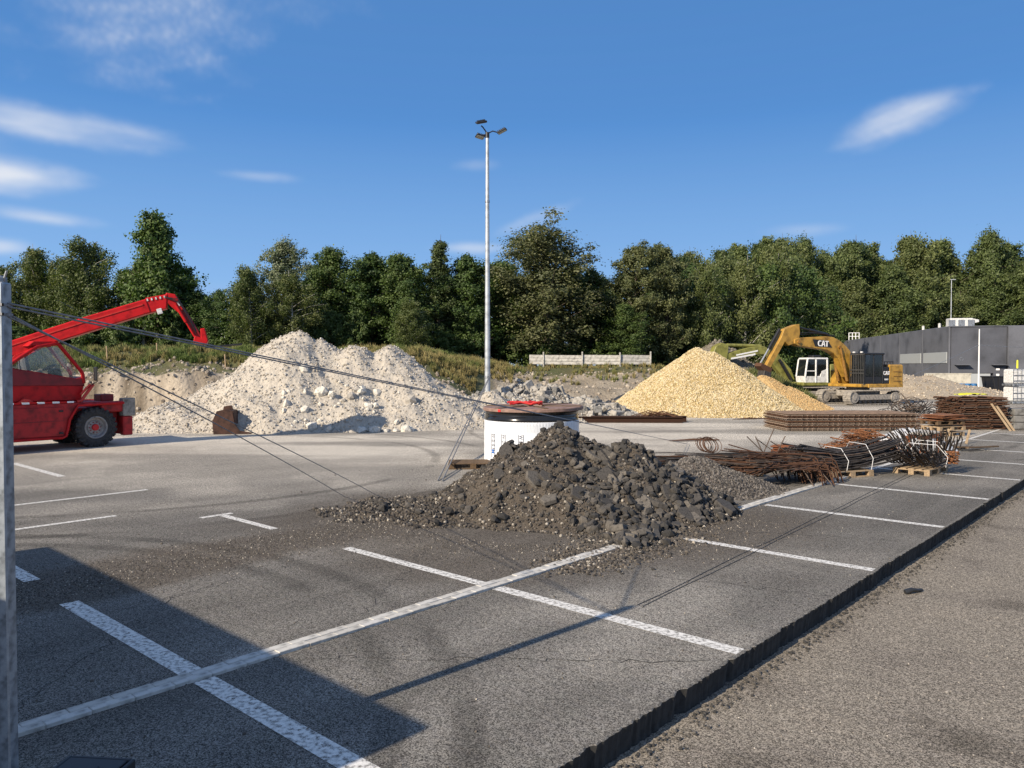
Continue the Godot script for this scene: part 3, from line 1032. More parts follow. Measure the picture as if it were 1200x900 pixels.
	part(t, "body", heap_mesh(hp, 0.25, Color(0.135, 0.117, 0.065)), M.earth)
	var gx: Array = []
	var gc: Array = []
	rng.seed = 426
	while gx.size() < 1500:
		var x := rng.randf_range(13, 23)
		var z := rng.randf_range(-54, -48)
		var h := hp.h(x, z)
		if h < 0.1:
			continue
		var s := rng.randf_range(0.35, 0.75)
		gx.append(Transform3D(Basis(Vector3.UP, rng.randf() * TAU).scaled(Vector3(s, s, s)), Vector3(x, h - 0.03, z)))
		gc.append(Color(0.17, 0.16, 0.06).lerp(Color(0.1, 0.14, 0.04), rng.randf()))
	scatter(t, "grass", tuft_mesh(), M.grass, gx, gc)
	# grit and pebbles lying loose on the asphalt
	var xs: Array = []
	var cs: Array = []
	rng.seed = 431
	for i in 26000:
		var p := Vector3.ZERO
		var s := rng.randf_range(0.004, 0.012)
		var kind := rng.randf()
		if kind < 0.5:
			p = kp(rng.randf_range(-9, 4), -3.65 + rng.randfn(0.0, 0.45), 0.0)
		elif kind < 0.85:
			var an := rng.randf() * TAU
			var rd := absf(rng.randfn(0.0, 1.0))
			p = Vector3(0.7 + cos(an) * (2.3 + rd * 0.8), 0, -12.9 + sin(an) * (2.2 + rd * 0.7))
		else:
			p = kp(rng.randf_range(-5, 20), rng.randf_range(-9, 2.9), 0.0)
			s = rng.randf_range(0.003, 0.011) * (1.0 if rng.randf() < 0.985 else 2.2)
		xs.append(Transform3D(Basis.from_euler(Vector3(rng.randf() * TAU, rng.randf() * TAU, 0)).scaled(Vector3(s, s, s)), p + Vector3(0, s * 0.3, 0)))
		var c: Color = dc[rng.randi() % dc.size()]
		cs.append(c * rng.randf_range(0.9, 1.5))
	for i in 9000:
		var u := rng.randf()
		var p := Vector3(2.2, 0, -11.7).lerp(Vector3(0.75, 0, -9.4), u) + Vector3(rng.randfn(0, 0.42), 0, rng.randfn(0, 0.3)) * (1.0 - 0.45 * u)
		var s := 0.005 + 0.03 * pow(rng.randf(), 4.0)
		xs.append(Transform3D(Basis.from_euler(Vector3(rng.randf() * TAU, rng.randf() * TAU, 0)).scaled(Vector3(s, s, s)), p + Vector3(0, s * 0.3, 0)))
		cs.append(dc[rng.randi() % dc.size()] * rng.randf_range(0.8, 1.2))
	for i in 3000:
		var p := kp(rng.randf_range(-4, 25), rng.randf_range(3.3, 9.0), -0.2)
		var s := rng.randf_range(0.003, 0.01)
		xs.append(Transform3D(Basis.from_euler(Vector3(rng.randf() * TAU, rng.randf() * TAU, 0)).scaled(Vector3(s, s, s)), p + Vector3(0, s * 0.3, 0)))
		var c := Color(0.25, 0.22, 0.19).lerp(Color(0.55, 0.5, 0.44), rng.randf())
		cs.append(c)
	var g := scatter(self, "gravel", rocks[0], M.stone, xs, cs)
	tag(g, "fine loose grit strewn over the asphalt", "gravel")

func tuft_mesh() -> ArrayMesh:
	var r := RandomNumberGenerator.new()
	r.seed = 17
	var mb := MB.new()
	for i in 16:
		var an := r.randf() * TAU
		var o := Vector3(cos(an), 0, sin(an)) * r.randf() * 0.3
		var lean := Vector3(r.randf_range(-0.5, 0.5), 0, r.randf_range(-0.5, 0.5))
		var hh := r.randf_range(0.5, 1.0)
		var sd := Vector3(cos(an + 1.5), 0, sin(an + 1.5)) * 0.045
		var midp := o + lean * 0.35 + Vector3(0, hh * 0.6, 0)
		var tip := o + lean * 0.9 + Vector3(0, hh, 0)
		var nn := sd.cross(Vector3.UP).normalized() + Vector3(0, 0.4, 0)
		mb.col = Color.WHITE * r.randf_range(0.75, 1.15)
		mb.quad(o - sd, o + sd, midp + sd * 0.7, midp - sd * 0.7, nn.normalized())
		mb.tri(midp - sd * 0.7, midp + sd * 0.7, tip, nn.normalized())
	return mb.mesh()

# ---------------------------------------------------------------- bank behind the lot
var bank_n: FastNoiseLite
func bank_h(x: float, z: float) -> float:
	var d := -z
	var n := bank_n.get_noise_2d(x, z)
	var n2 := bank_n.get_noise_2d(x * 3.0 + 40.0, z * 3.0)
	var zb := 38.6 + n * 1.6
	var l := 2.25 * sstep(zb, zb + 1.3, d) + 1.15 * sstep(zb + 1.0, zb + 5.5, d) + n2 * 0.32 + bank_n.get_noise_2d(x * 9.0, z * 9.0) * 0.2 * sstep(0.1, 0.5, 2.25 * sstep(zb, zb + 1.3, d))
	var m := 1.35 * sstep(40.0, 44.5, d + n) + 1.15 * sstep(45.0, 51.0, d + n * 1.5) + n2 * 0.22
	var h := lerpf(l, m, sstep(-6.0, 1.0, x))
	h *= sstep(17.0, 11.0, x + n * 1.5)
	return h - 0.2

func make_bank() -> void:
	bank_n = fnoise(501, 0.11, 4)
	var st := SurfaceTool.new()
	st.begin(Mesh.PRIMITIVE_TRIANGLES)
	st.set_smooth_group(0)
	var tone := fnoise(502, 0.5, 5)
	var xs := PackedFloat32Array()
	var x := -90.0
	while x < 19.0:
		xs.append(x)
		x += 0.45 if x > -34.0 else 2.0
	var zs := PackedFloat32Array()
	var z := -36.5
	while z > -140.0:
		zs.append(z)
		z -= 0.3 if z > -56.0 else 2.5
	var hs := PackedFloat32Array()
	var cs := PackedColorArray()
	for j in zs.size():
		for i in xs.size():
			var h := bank_h(xs[i], zs[j])
			hs.append(h)
			var u := tone.get_noise_2d(xs[i], zs[j])
			var zb := 38.6 + bank_n.get_noise_2d(xs[i], zs[j]) * 1.6
			var c := Color(0.24, 0.2, 0.15).lerp(Color(0.36, 0.31, 0.24), clampf(u + 0.5, 0, 1))
			if xs[i] < 1.0 and -zs[j] > zb - 0.4 and -zs[j] < zb + 1.6:
				c = Color(0.15, 0.12, 0.085).lerp(Color(0.48, 0.41, 0.32), clampf(u * 2.4 + 0.45, 0, 1))
			elif -zs[j] > (zb + 1.5 if xs[i] < -1.0 else 49.0):
				c = Color(0.12, 0.105, 0.05).lerp(Color(0.085, 0.1, 0.035), clampf(u + 0.5, 0, 1))
			cs.append(c)
	var w := xs.size()
	for j in zs.size() - 1:
		for i in w - 1:
			for t in [[0, 1, 1, 1, 1, 0], [0, 1, 1, 0, 0, 0]]:
				for k in 3:
					var ii: int = i + t[k * 2]
					var jj: int = j + t[k * 2 + 1]
					st.set_color(cs[jj * w + ii])
					st.add_vertex(Vector3(xs[ii], hs[jj * w + ii], zs[jj]))
	st.generate_normals()
	var ter := struct("terrain", st.commit(), M.earth)
	var sx: Array = []
	var sc: Array = []
	rng.seed = 515
	for i in 9000:
		var px := rng.randf_range(-30.0, 13.0)
		var pz := rng.randf_range(-36.8, -41.5 if px < -1.0 else -50.0)
		var s := 0.025 + 0.16 * pow(rng.randf(), 6.0)
		sx.append(Transform3D(Basis.from_euler(Vector3(rng.randf() * TAU, rng.randf() * TAU, 0)).scaled(Vector3(s, s, s)), Vector3(px, bank_h(px, pz), pz)))
		sc.append(Color(0.22, 0.18, 0.14).lerp(Color(0.5, 0.44, 0.36), rng.randf()))
	scatter(ter, "loose_stones", rocks[2], M.stone, sx, sc)
	# grass on the bank
	var gx: Array = []
	var gc: Array = []
	rng.seed = 511
	while gx.size() < 22000:
		var px := rng.randf_range(-34.0, 13.0)
		var pz := rng.randf_range(-41.3, -54.0)
		if px > -2.0 and pz > -46.5:
			continue
		if px > 0.0 and px < 11.5 and rng.randf() < 0.93:
			continue
		var u := tone.get_noise_2d(px * 0.7, pz * 0.7)
		if u < -0.12 and rng.randf() < 0.8:
			continue
		var s := rng.randf_range(0.2, 0.5)
		gx.append(Transform3D(Basis(Vector3.UP, rng.randf() * TAU).scaled(Vector3(s, s * rng.randf_range(0.7, 1.2), s)), Vector3(px, bank_h(px, pz) - 0.02, pz)))
		var c := Color(0.27, 0.22, 0.09).lerp(Color(0.12, 0.17, 0.04), clampf(u * 1.6 + rng.randf() * 0.5 + (0.25 if px < -9.0 else -0.1), 0, 1))
		gc.append(c)
	var g := scatter(self, "grass", tuft_mesh(), M.grass, gx, gc)
	tag(g, "yellow green grass covering the earth bank", "grass")

# ---------------------------------------------------------------- trees
func crown_width(kind: String, t: float) -> float:
	match kind:
		"broad":
			return pow(sin(PI * clampf(0.14 + t * 0.84, 0, 1)), 0.8) * (1.1 - 0.4 * t)
		"poplar":
			return (sqrt(maxf(0.0, 1.0 - pow(t, 2.4))) * 0.92 + 0.08) * sstep(-0.25, 0.2, t)
		"spire":
			return 1.0 - 0.86 * t
		"birch":
			return pow(sin(PI * clampf(0.15 + t * 0.8, 0, 1)), 0.8) * (1.0 - 0.35 * t)
		_:
			return 1.0 - 0.3 * t

# trunk with limbs, and a crown of leaves in clumps along the limbs
func tree_meshes(sd: int, kind: String, H: float, R: float, base: float, limbs: int, per: int, leaf: float, ca: Color, cb: Color, droop: float, seg_clumps := 5) -> Array:
	var r := RandomNumberGenerator.new()
	r.seed = sd
	var mb := MB.new()
	var lean := Vector2(r.randf_range(-0.04, 0.04), r.randf_range(-0.04, 0.04)) * H
	var tp: Array = []
	for i in 7:
		var t := i / 6.0
		tp.append(Vector3(lean.x * t * t + r.randf_range(-0.06, 0.06) * (1 if i > 0 else 0), H * 0.96 * t - (0.3 if i == 0 else 0.0), lean.y * t * t + r.randf_range(-0.06, 0.06) * (1 if i > 0 else 0)))
	mb.tube(tp, 0.016 * H, 0.01, 7)
	var total := limbs * seg_clumps * per
	var v := PackedVector3Array()
	var n := PackedVector3Array()
	var c := PackedColorArray()
	var ix := PackedInt32Array()
	v.resize(total * 4)
	n.resize(total * 4)
	c.resize(total * 4)
	ix.resize(total * 6)
	var w := 0
	var ph := r.randf() * TAU
	for l in limbs:
		var t := (l + r.randf()) / limbs
		var hh := lerpf(base, 0.97, t)
		var an := l * 2.399963 + r.randf_range(-0.5, 0.5)
		var ln := R * crown_width(kind, t) * r.randf_range(0.5, 1.2) * (1.0 + 0.22 * sin(an * 2.0 + ph) + 0.16 * sin(an * 3.0 + t * 9.0 + ph * 2.0))
		var up := 0.35 if kind == "broad" else 0.75
		if kind == "spire":
			up = 0.15
		var k := hh * 6.0 * 0.9
		var o: Vector3 = (tp[mini(int(k), 6)] as Vector3).lerp(tp[mini(int(k) + 1, 6)], k - int(k))
		o.y = minf(H * hh * 0.92, H * 0.92)
		var dir := Vector3(cos(an), up * r.randf_range(0.5, 1.3), sin(an))
		var tipp := o + dir * ln
		if tipp.y > H:
			tipp.y = H - r.randf() * 0.4
		var midp := o.lerp(tipp, 0.5) + Vector3(0, 0.06 * ln, 0)
		mb.tube([o, midp, tipp], 0.005 * H * (1.1 - t * 0.7), 0.012, 4)
		for s in seg_clumps:
			var f := lerpf(0.32, 1.03, (s + r.randf() * 0.8) / seg_clumps)
			var cp := o.lerp(tipp, f) + Vector3(r.randfn(0, 0.12), r.randfn(0, 0.1), r.randfn(0, 0.12)) * R * 0.55
			var rad := R * r.randf_range(0.09, 0.24)
			var tone := r.randf()
			var ccol := ca.lerp(cb, tone)
			for q in per:
				var dv := Vector3(r.randfn(0, 0.5), r.randfn(0, 0.4), r.randfn(0, 0.5)) * rad
				if droop > 0.0:
					dv = Vector3(dv.x * 0.8, dv.y - pow(r.randf(), 1.3) * droop, dv.z * 0.8)
				var p := cp + dv
				var sz := leaf * r.randf_range(0.6, 1.25)
				# leaves lie roughly square to the outside of their clump
				var out := (dv / rad + (cp - o).normalized() * 0.5 + Vector3(0, 0.35, 0))
				var nn := (out * 0.8 + Vector3(r.randfn(0, 1), r.randfn(0, 1), r.randfn(0, 1)) * 0.62).normalized()
				var ax := nn.cross(Vector3(r.randfn(0, 1), r.randfn(0, 1) + droop, r.randfn(0, 1))).normalized()
				if droop > 0.2:
					ax = (ax + Vector3(0, -droop, 0)).normalized()
					nn = (nn - ax * nn.dot(ax)).normalized()
				var sd2 := nn.cross(ax)
				var b4 := w * 4
				v[b4] = p - ax * sz * 0.5
				v[b4 + 1] = p + sd2 * sz * 0.3 + nn * sz * 0.06
				v[b4 + 2] = p + ax * sz * 0.5
				v[b4 + 3] = p - sd2 * sz * 0.3 + nn * sz * 0.06
				var cc := ccol * r.randf_range(1.05, 1.6)
				for e in 4:
					n[b4 + e] = nn
					c[b4 + e] = cc
				var b6 := w * 6
				# clockwise seen from the side of the normal
				ix[b6] = b4
				ix[b6 + 1] = b4 + 1
				ix[b6 + 2] = b4 + 2
				ix[b6 + 3] = b4
				ix[b6 + 4] = b4 + 2
				ix[b6 + 5] = b4 + 3
				w += 1
	var arr := []
	arr.resize(Mesh.ARRAY_MAX)
	arr[Mesh.ARRAY_VERTEX] = v
	arr[Mesh.ARRAY_NORMAL] = n
	arr[Mesh.ARRAY_COLOR] = c
	arr[Mesh.ARRAY_INDEX] = ix
	var m := ArrayMesh.new()
	m.add_surface_from_arrays(Mesh.PRIMITIVE_TRIANGLES, arr)
	return [mb.mesh(), m]

var protos := {}
func proto(called: String, meshes: Array, H: float, R: float, bark: Material) -> void:
	protos[called] = {"trunk": meshes[0], "crown": meshes[1], "h": H, "r": R, "bark": bark}

# one tree: wanted total height and crown radius, standing at x, z
func tree(kind: String, called: String, label: String, x: float, z: float, top: float, rad: float, group := "", turn := -1.0) -> void:
	var p: Dictionary = protos[kind]
	var y := bank_h(x, z) if x < 16.0 and z < -40.0 else -0.3
	y = maxf(y, -0.3)
	var o := thing(called, label, "bush" if called == "bush" else "tree", Vector3(x, y, z), rng.randf() * TAU if turn < 0.0 else turn, group)
	var sy: float = (top - y) / p.h
	var sx: float = rad / p.r
	var sc := Transform3D(Basis.from_scale(Vector3(sx, sy, sx)), Vector3.ZERO)
	part(o, "trunk", p.trunk, p.bark, sc)
	part(o, "crown", p.crown, M.leaf, sc)

func make_trees() -> void:
	var g0 := Color(0.035, 0.062, 0.014)
	var g1 := Color(0.075, 0.11, 0.026)
	proto("birch_a", tree_meshes(601, "birch", 11.0, 2.6, 0.12, 44, 105, 0.17, Color(0.06, 0.08, 0.022), Color(0.115, 0.13, 0.045), 0.9), 11.0, 2.6, M.birch_bark)
	proto("birch_b", tree_meshes(602, "birch", 11.0, 2.8, 0.1, 46, 105, 0.17, Color(0.05, 0.072, 0.02), Color(0.10, 0.118, 0.036), 1.1), 11.0, 2.8, M.birch_bark)
	proto("maple", tree_meshes(603, "spire", 12.0, 3.6, 0.22, 54, 62, 0.27, Color(0.04, 0.075, 0.016), Color(0.085, 0.125, 0.03), 0.0), 12.0, 3.6, M.bark)
	proto("willow", tree_meshes(604, "broad", 11.0, 3.2, 0.15, 50, 110, 0.17, Color(0.09, 0.11, 0.06), Color(0.17, 0.19, 0.115), 0.3), 11.0, 3.2, M.bark)
	proto("dark_a", tree_meshes(605, "broad", 11.0, 3.2, 0.08, 52, 100, 0.21, g0, g1, 0.0), 11.0, 3.2, M.bark)
	proto("dark_b", tree_meshes(606, "broad", 11.0, 3.0, 0.1, 50, 100, 0.22, Color(0.03, 0.055, 0.015), Color(0.062, 0.1, 0.022), 0.15), 11.0, 3.0, M.bark)
	proto("poplar_a", tree_meshes(607, "poplar", 13.0, 4.0, 0.07, 80, 100, 0.2, Color(0.05, 0.06, 0.022), Color(0.12, 0.125, 0.055), 0.0), 13.0, 4.0, M.bark)
	proto("poplar_b", tree_meshes(608, "poplar", 12.0, 2.8, 0.08, 58, 100, 0.2, Color(0.05, 0.062, 0.022), Color(0.115, 0.125, 0.05), 0.0), 12.0, 2.8, M.bark)
	proto("spire", tree_meshes(609, "spire", 12.0, 2.2, 0.1, 54, 90, 0.18, Color(0.04, 0.058, 0.018), Color(0.075, 0.1, 0.032), 0.2), 12.0, 2.2, M.bark)
	proto("forest_a", tree_meshes(610, "poplar", 18.0, 4.2, 0.06, 80, 100, 0.29, Color(0.045, 0.066, 0.02), Color(0.10, 0.125, 0.04), 0.3), 18.0, 4.2, M.bark)
	proto("forest_b", tree_meshes(611, "broad", 18.0, 4.6, 0.06, 76, 105, 0.29, Color(0.04, 0.06, 0.018), Color(0.088, 0.115, 0.035), 0.5), 18.0, 4.6, M.bark)
	proto("forest_c", tree_meshes(612, "birch", 18.0, 4.0, 0.06, 74, 100, 0.28, Color(0.055, 0.072, 0.022), Color(0.11, 0.128, 0.042), 1.0), 18.0, 4.0, M.bark)
	proto("pine", tree_meshes(613, "spire", 18.0, 3.4, 0.12, 70, 90, 0.26, Color(0.028, 0.048, 0.016), Color(0.06, 0.085, 0.026), 0.0), 18.0, 3.4, M.bark)
	proto("bush", tree_meshes(614, "broad", 3.0, 1.7, 0.02, 36, 80, 0.18, g0, Color(0.085, 0.12, 0.03), 0.0), 3.0, 1.7, M.bark)
	print("tree meshes ", Time.get_ticks_msec())
	rng.seed = 650
	# x in metres at depth z, top height, crown radius
	tree("birch_a", "birch_tree", "slender pale birch with a wispy top, outermost behind the red machine", -36.6, -60.0, 12.2, 2.7)
	tree("birch_b", "birch_tree", "full drooping birch above the red telescopic boom", -31.0, -57.0, 12.3, 3.0)
	tree("birch_a", "birch_tree", "olive birch between the tall leafy tree and the drooping birch", -27.8, -58.5, 11.0, 2.5)
	tree("maple", "broadleaf_tree", "tall tapering tree with coarse dark leaves standing alone above the birches", -25.6, -56.0, 14.3, 3.3)
	tree("dark_a", "broadleaf_tree", "low dark tree under the tall tapering one", -23.0, -57.0, 8.2, 2.4)
	tree("dark_b", "broadleaf_tree", "small dark tree next to the white house", -20.8, -55.0, 8.2, 1.5)
	tree("dark_b", "broadleaf_tree", "dark tree with ragged top beside the silvery willow", -18.3, -52.5, 8.6, 1.9)
	tree("willow", "willow_tree", "silvery grey willow with a rounded top behind the limestone peak", -16.0, -54.0, 11.8, 2.7)
	tree("birch_b", "birch_tree", "olive drooping birch below the silvery willow", -17.0, -50.5, 9.2, 2.2)
	tree("birch_a", "birch_tree", "thin birch right behind the limestone peak", -14.4, -51.0, 9.0, 2.0)
	tree("dark_a", "broadleaf_tree", "dark green tree beside the willow with a level top", -12.8, -55.0, 11.3, 2.9)
	tree("dark_b", "broadleaf_tree", "deep green tree with a pointed tuft behind the second limestone ridge", -10.0, -55.0, 11.0, 2.8)
	tree("spire", "conifer_tree", "small dark tree with a spiky tip among rounded crowns", -9.0, -58.0, 11.4, 1.9)
	tree("dark_a", "broadleaf_tree", "rounded dark tree between the spiky tip and the spire", -7.6, -54.0, 10.7, 2.8)
	tree("spire", "spire_tree", "narrow spire shaped tree near the lamp post", -5.2, -54.5, 12.0, 1.9)
	tree("dark_b", "broadleaf_tree", "dark tree behind the tall lamp post", -3.2, -55.0, 10.9, 2.7)
	tree("birch_b", "birch_tree", "low olive birch in front of the dark trees near the lamp post", -6.6, -50.5, 6.9, 1.9)
	tree("poplar_a", "poplar_tree", "largest tree, a broad olive poplar beside the tall lamp post", 2.5, -56.0, 12.6, 4.7)
	tree("poplar_b", "poplar_tree", "upright olive poplar beyond the board fence", 9.0, -57.0, 11.9, 2.4)
	tree("poplar_b", "poplar_tree", "poplar with a darker flank above the yellow gravel", 11.6, -58.0, 11.9, 2.1)
	tree("dark_a", "broadleaf_tree", "fresh green low tree at the end of the board fence", 8.2, -55.5, 7.2, 2.0)
	tree("birch_b", "birch_tree", "yellowish birch with a pale stem behind the yellow gravel", 14.9, -59.0, 11.0, 2.4)
	tree("birch_a", "birch_tree", "olive birch with hanging twigs next to the dense forest edge", 18.3, -61.0, 11.6, 2.6)
	tree("birch_b", "birch_tree", "leaning olive birch over the lime green machine", 22.0, -64.0, 12.2, 2.8)
	var grp := "trees of the dense forest behind the grey hall"
	tree("birch_b", "birch_tree", "bushy olive birch behind the galvanised steel post", -39.5, -59.5, 10.6, 2.9)
	tree("birch_b", "birch_tree", "dense birch filling the gap between the two wispy birches", -34.0, -59.0, 11.2, 2.8)
	tree("dark_a", "broadleaf_tree", "dark leafy tree behind the bent head of the red boom", -25.0, -59.0, 9.4, 2.8)
	tree("dark_a", "broadleaf_tree", "leafy tree between the lamp post and the broad poplar", -0.9, -57.0, 10.6, 2.5)
	tree("dark_b", "broadleaf_tree", "dark tree tucked between the broad poplar and the upright poplar", 6.0, -59.0, 10.4, 2.4)
	var fk := ["forest_a", "forest_b", "forest_c", "pine"]
	for i in 6:
		tree(fk[[2, 0, 1, 2, 0, 1][i]], "forest_tree", "tall leafy tree in the dense forest edge behind the grey hall", 23.5 + i * 2.1, -84.0 - (i % 3) * 3.5 - i * 1.5, [15.2, 16.6, 17.4, 17.8, 18.6, 19.0][i], 4.0, grp)
	for i in 7:
		tree("pine" if i % 2 == 1 else fk[i % 3], "forest_tree", "tall leafy tree in the dense forest edge behind the grey hall", 21.0 + i * 3.1, -108.0 - (i % 3) * 4.0, 19.6 + rng.randf_range(-0.8, 1.8), 4.2, grp)
	for i in 16:
		tree(fk[[0, 2, 1, 0, 3, 1, 2][i % 7]], "forest_tree", "tall leafy tree in the dense forest edge behind the grey hall", 49.0 + i * 4.6, -147.0 - (i % 3) * 4.0, [27.5, 29.6, 30.4, 27.0, 29.2, 26.2, 29.4][i % 7], rng.randf_range(5.5, 7.5), grp)
	for i in 12:
		tree(fk[(i * 3) % 4], "forest_tree", "tall leafy tree in the dense forest edge behind the grey hall", 46.0 + i * 6.6, -160.0 - (i % 2) * 4.0, 29.0 + rng.randf_range(-2.0, 1.5), rng.randf_range(6.0, 8.0), grp)
	for i in 11:
		tree(fk[(i * 2 + 1) % 3], "forest_tree", "tall leafy tree in the dense forest edge behind the grey hall", 51.0 + i * 6.4, -143.5, 19.0 + rng.randf_range(-3.0, 4.0), rng.randf_range(5.0, 7.0), grp)
	var grp2 := "trees filling the wood behind the earth bank"
	for i in 30:
		var x := -50.0 + i * 2.6
		if x > -24.4 and x < -18.6:
			continue
		tree(["dark_a", "dark_b", "forest_b", "dark_a"][i % 4], "wood_tree", "dark tree deep in the wood behind the earth bank", x, -62.0 - (i % 3) * 2.5, (10.2 if x < -18 else 11.2) + rng.randf_range(-0.8, 0.8), 3.2, grp2)
	for i in 30:
		var x := -38.0 + i * 1.95
		if x > -22.6 and x < -19.0:
			continue
		tree("bush", "bush", "dark leafy bush in the undergrowth below the trees", x, -52.0 - rng.randf() * 4.0 - (3.6 if x > -1.0 else 0.0), bank_h(x, -54.0) + rng.randf_range(1.6, 3.4), rng.randf_range(1.2, 1.9), "bushes along the edge of the wood")
	for i in 7:
		var x := 18.0 + i * 2.2
		tree("bush", "bush", "dark leafy bush in the undergrowth below the trees", x, -74.0 - rng.randf() * 3.0 - i * 1.5, rng.randf_range(3.0, 5.5), rng.randf_range(2.2, 3.2), "bushes along the edge of the wood")

# ---------------------------------------------------------------- lamp post, wires, fence
func make_lamp_post() -> void:
	var t := thing("lamp_post", "tall galvanised lamp post with three floodlights at its top", "lamp post", Vector3(-1.15, 1.0, -36.3))
	var mb := MB.new()
	mb.cyl(Vector3(0, -1.0, 0), Vector3(0, 12.2, 0), 0.14, 0.075, 12)
	part(t, "pole", mb.mesh(), M.pole)
	mb = MB.new()
	mb.cyl(Vector3(0, 0.9, 0), Vector3(0, 1.0, 0), 0.15, 0.15, 12)
	mb.cyl(Vector3(0, 9.1, 0), Vector3(0, 9.2, 0), 0.11, 0.11, 12)
	part(t, "joint_ring", mb.mesh(), M.steel)
	mb = MB.new()
	mb.cyl(Vector3(0, 12.1, 0), Vector3(0, 12.35, 0), 0.1, 0.1, 10)
	mb.tube([Vector3(0, 12.3, 0), Vector3(0.25, 12.42, 0), Vector3(0.5, 12.35, 0)], 0.03, 0.03, 6)
	mb.tube([Vector3(0, 12.3, 0), Vector3(-0.2, 12.55, 0.15), Vector3(-0.28, 12.62, 0.15)], 0.03, 0.03, 6)
	mb.tube([Vector3(0, 12.25, 0), Vector3(-0.2, 12.24, 0), Vector3(-0.3, 12.25, -0.05)], 0.03, 0.03, 6)
	part(t, "bracket", mb.mesh(), M.black)
	var specs := [[Vector3(-0.28, 12.78, 0.18), Vector3(0.35, 0.3, 0.25), 0.5], [Vector3(0.68, 12.42, 0.0), Vector3(0.1, -0.2, 0.42), 0.46], [Vector3(-0.34, 12.2, -0.1), Vector3(-0.2, 0.4, -0.2), 0.4]]
	for s in specs:
		mb = MB.new()
		mb.box(Vector3.ZERO, Vector3(s[2], 0.09, 0.34), Basis.IDENTITY, 0.02)
		for k in 5:
			mb.box(Vector3(-0.16 + k * 0.08, 0.07, 0), Vector3(0.02, 0.06, 0.26))
		var f := part(t, "floodlight", mb.mesh(), M.black, Transform3D(Basis.from_euler(s[1]), s[0]))
		mb = MB.new()
		mb.box(Vector3(0, -0.05, 0), Vector3(s[2] - 0.06, 0.015, 0.28))
		part(f, "lens", mb.mesh(), M.lens)

func wire(called: String, label: String, a: Vector3, b: Vector3, r: float, sag: float, m: Material, group := "") -> void:
	var mb := MB.new()
	var pts: Array = []
	for i in 25:
		var t := i / 24.0
		pts.append(a.lerp(b, t) - Vector3(0, sag * 4.0 * t * (1.0 - t), 0))
	mb.tube(pts, r, r, 5)
	var o := part(self, called, mb.mesh(), m)
	tag(o, label, "cable", group)

func make_post_and_cables() -> void:
	var t := thing("steel_post", "square galvanised steel post with cables tied to its top", "post", Vector3(-2.725, 0, -4.12))
	var mb := MB.new()
	mb.box(Vector3(0, 1.47, 0), Vector3(0.08, 2.94, 0.08), Basis.IDENTITY, 0.008)
	part(t, "tube", mb.mesh(), M.galv)
	mb = MB.new()
	mb.box(Vector3(0, 2.95, 0), Vector3(0.06, 0.05, 0.06), Basis.IDENTITY, 0.012)
	mb.cyl(Vector3(0.02, 2.93, 0.01), Vector3(0.045, 3.0, 0.01), 0.006, 0.006, 8)
	part(t, "cap", mb.mesh(), M.steel)
	mb = MB.new()
	mb.box(Vector3(0, 0.01, 0), Vector3(0.2, 0.02, 0.2), Basis.IDENTITY, 0.004)
	part(t, "foot_plate", mb.mesh(), M.steel)
	mb = MB.new()
	for y in [2.82, 2.77]:
		for s in [[-0.042, 0.0, 0.006, 0.09], [0.042, 0.0, 0.006, 0.09], [0.0, 0.042, 0.09, 0.006], [0.0, -0.042, 0.09, 0.006]]:
			mb.box(Vector3(s[0], y, s[1]), Vector3(s[2], 0.014, s[3]))
	part(t, "tie", mb.mesh(), M.rope)
	var top := Vector3(-2.685, 2.83, -4.12)
	wire("stay_cable", "long twin grey cable from the steel post over the white reel", top, Vector3(5.5, 0.02, -24.3), 0.0055, 0.0, M.rope, "twin cables over the reel")
	wire("stay_cable", "long twin grey cable from the steel post over the white reel", top - Vector3(0, 0.018, 0), Vector3(5.56, 0.02, -24.2), 0.0055, 0.0, M.rope, "twin cables over the reel")
	wire("stay_cable", "steep grey cable from the steel post to the ground beyond the bays", top - Vector3(0, 0.055, 0), Vector3(-3.15, 0.01, -14.54), 0.0055, -0.03, M.rope, "steep pair of cables")
	wire("stay_cable", "steep grey cable from the steel post to the ground beyond the bays", top - Vector3(0, 0.07, 0), Vector3(-2.63, 0.01, -14.83), 0.0055, -0.03, M.rope, "steep pair of cables")
	wire("guy_rope", "twin rope slanting from the ground beside the pallet to the lamp post", Vector3(-1.6, 0.01, -16.6), Vector3(-1.0, 2.1, -36.2), 0.016, 0.0, M.rope, "twin ropes to the lamp post")
	wire("guy_rope", "twin rope slanting from the ground beside the pallet to the lamp post", Vector3(-1.5, 0.01, -16.55), Vector3(-1.02, 2.0, -36.2), 0.016, 0.0, M.rope, "twin ropes to the lamp post")
	# thin dark tubes added in place of wire shadows across the bays
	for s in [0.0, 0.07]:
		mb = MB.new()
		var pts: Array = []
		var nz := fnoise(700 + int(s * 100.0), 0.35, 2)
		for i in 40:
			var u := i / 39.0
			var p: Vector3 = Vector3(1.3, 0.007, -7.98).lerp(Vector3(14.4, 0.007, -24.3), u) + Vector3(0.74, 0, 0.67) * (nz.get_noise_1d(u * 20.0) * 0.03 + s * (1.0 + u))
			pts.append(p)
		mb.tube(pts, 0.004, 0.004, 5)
		tag(part(self, "wire_shadow", mb.mesh(), M.cable), "thin dark strand added as a wire shadow across the marked bays", "cable", "added wire shadows on the asphalt")

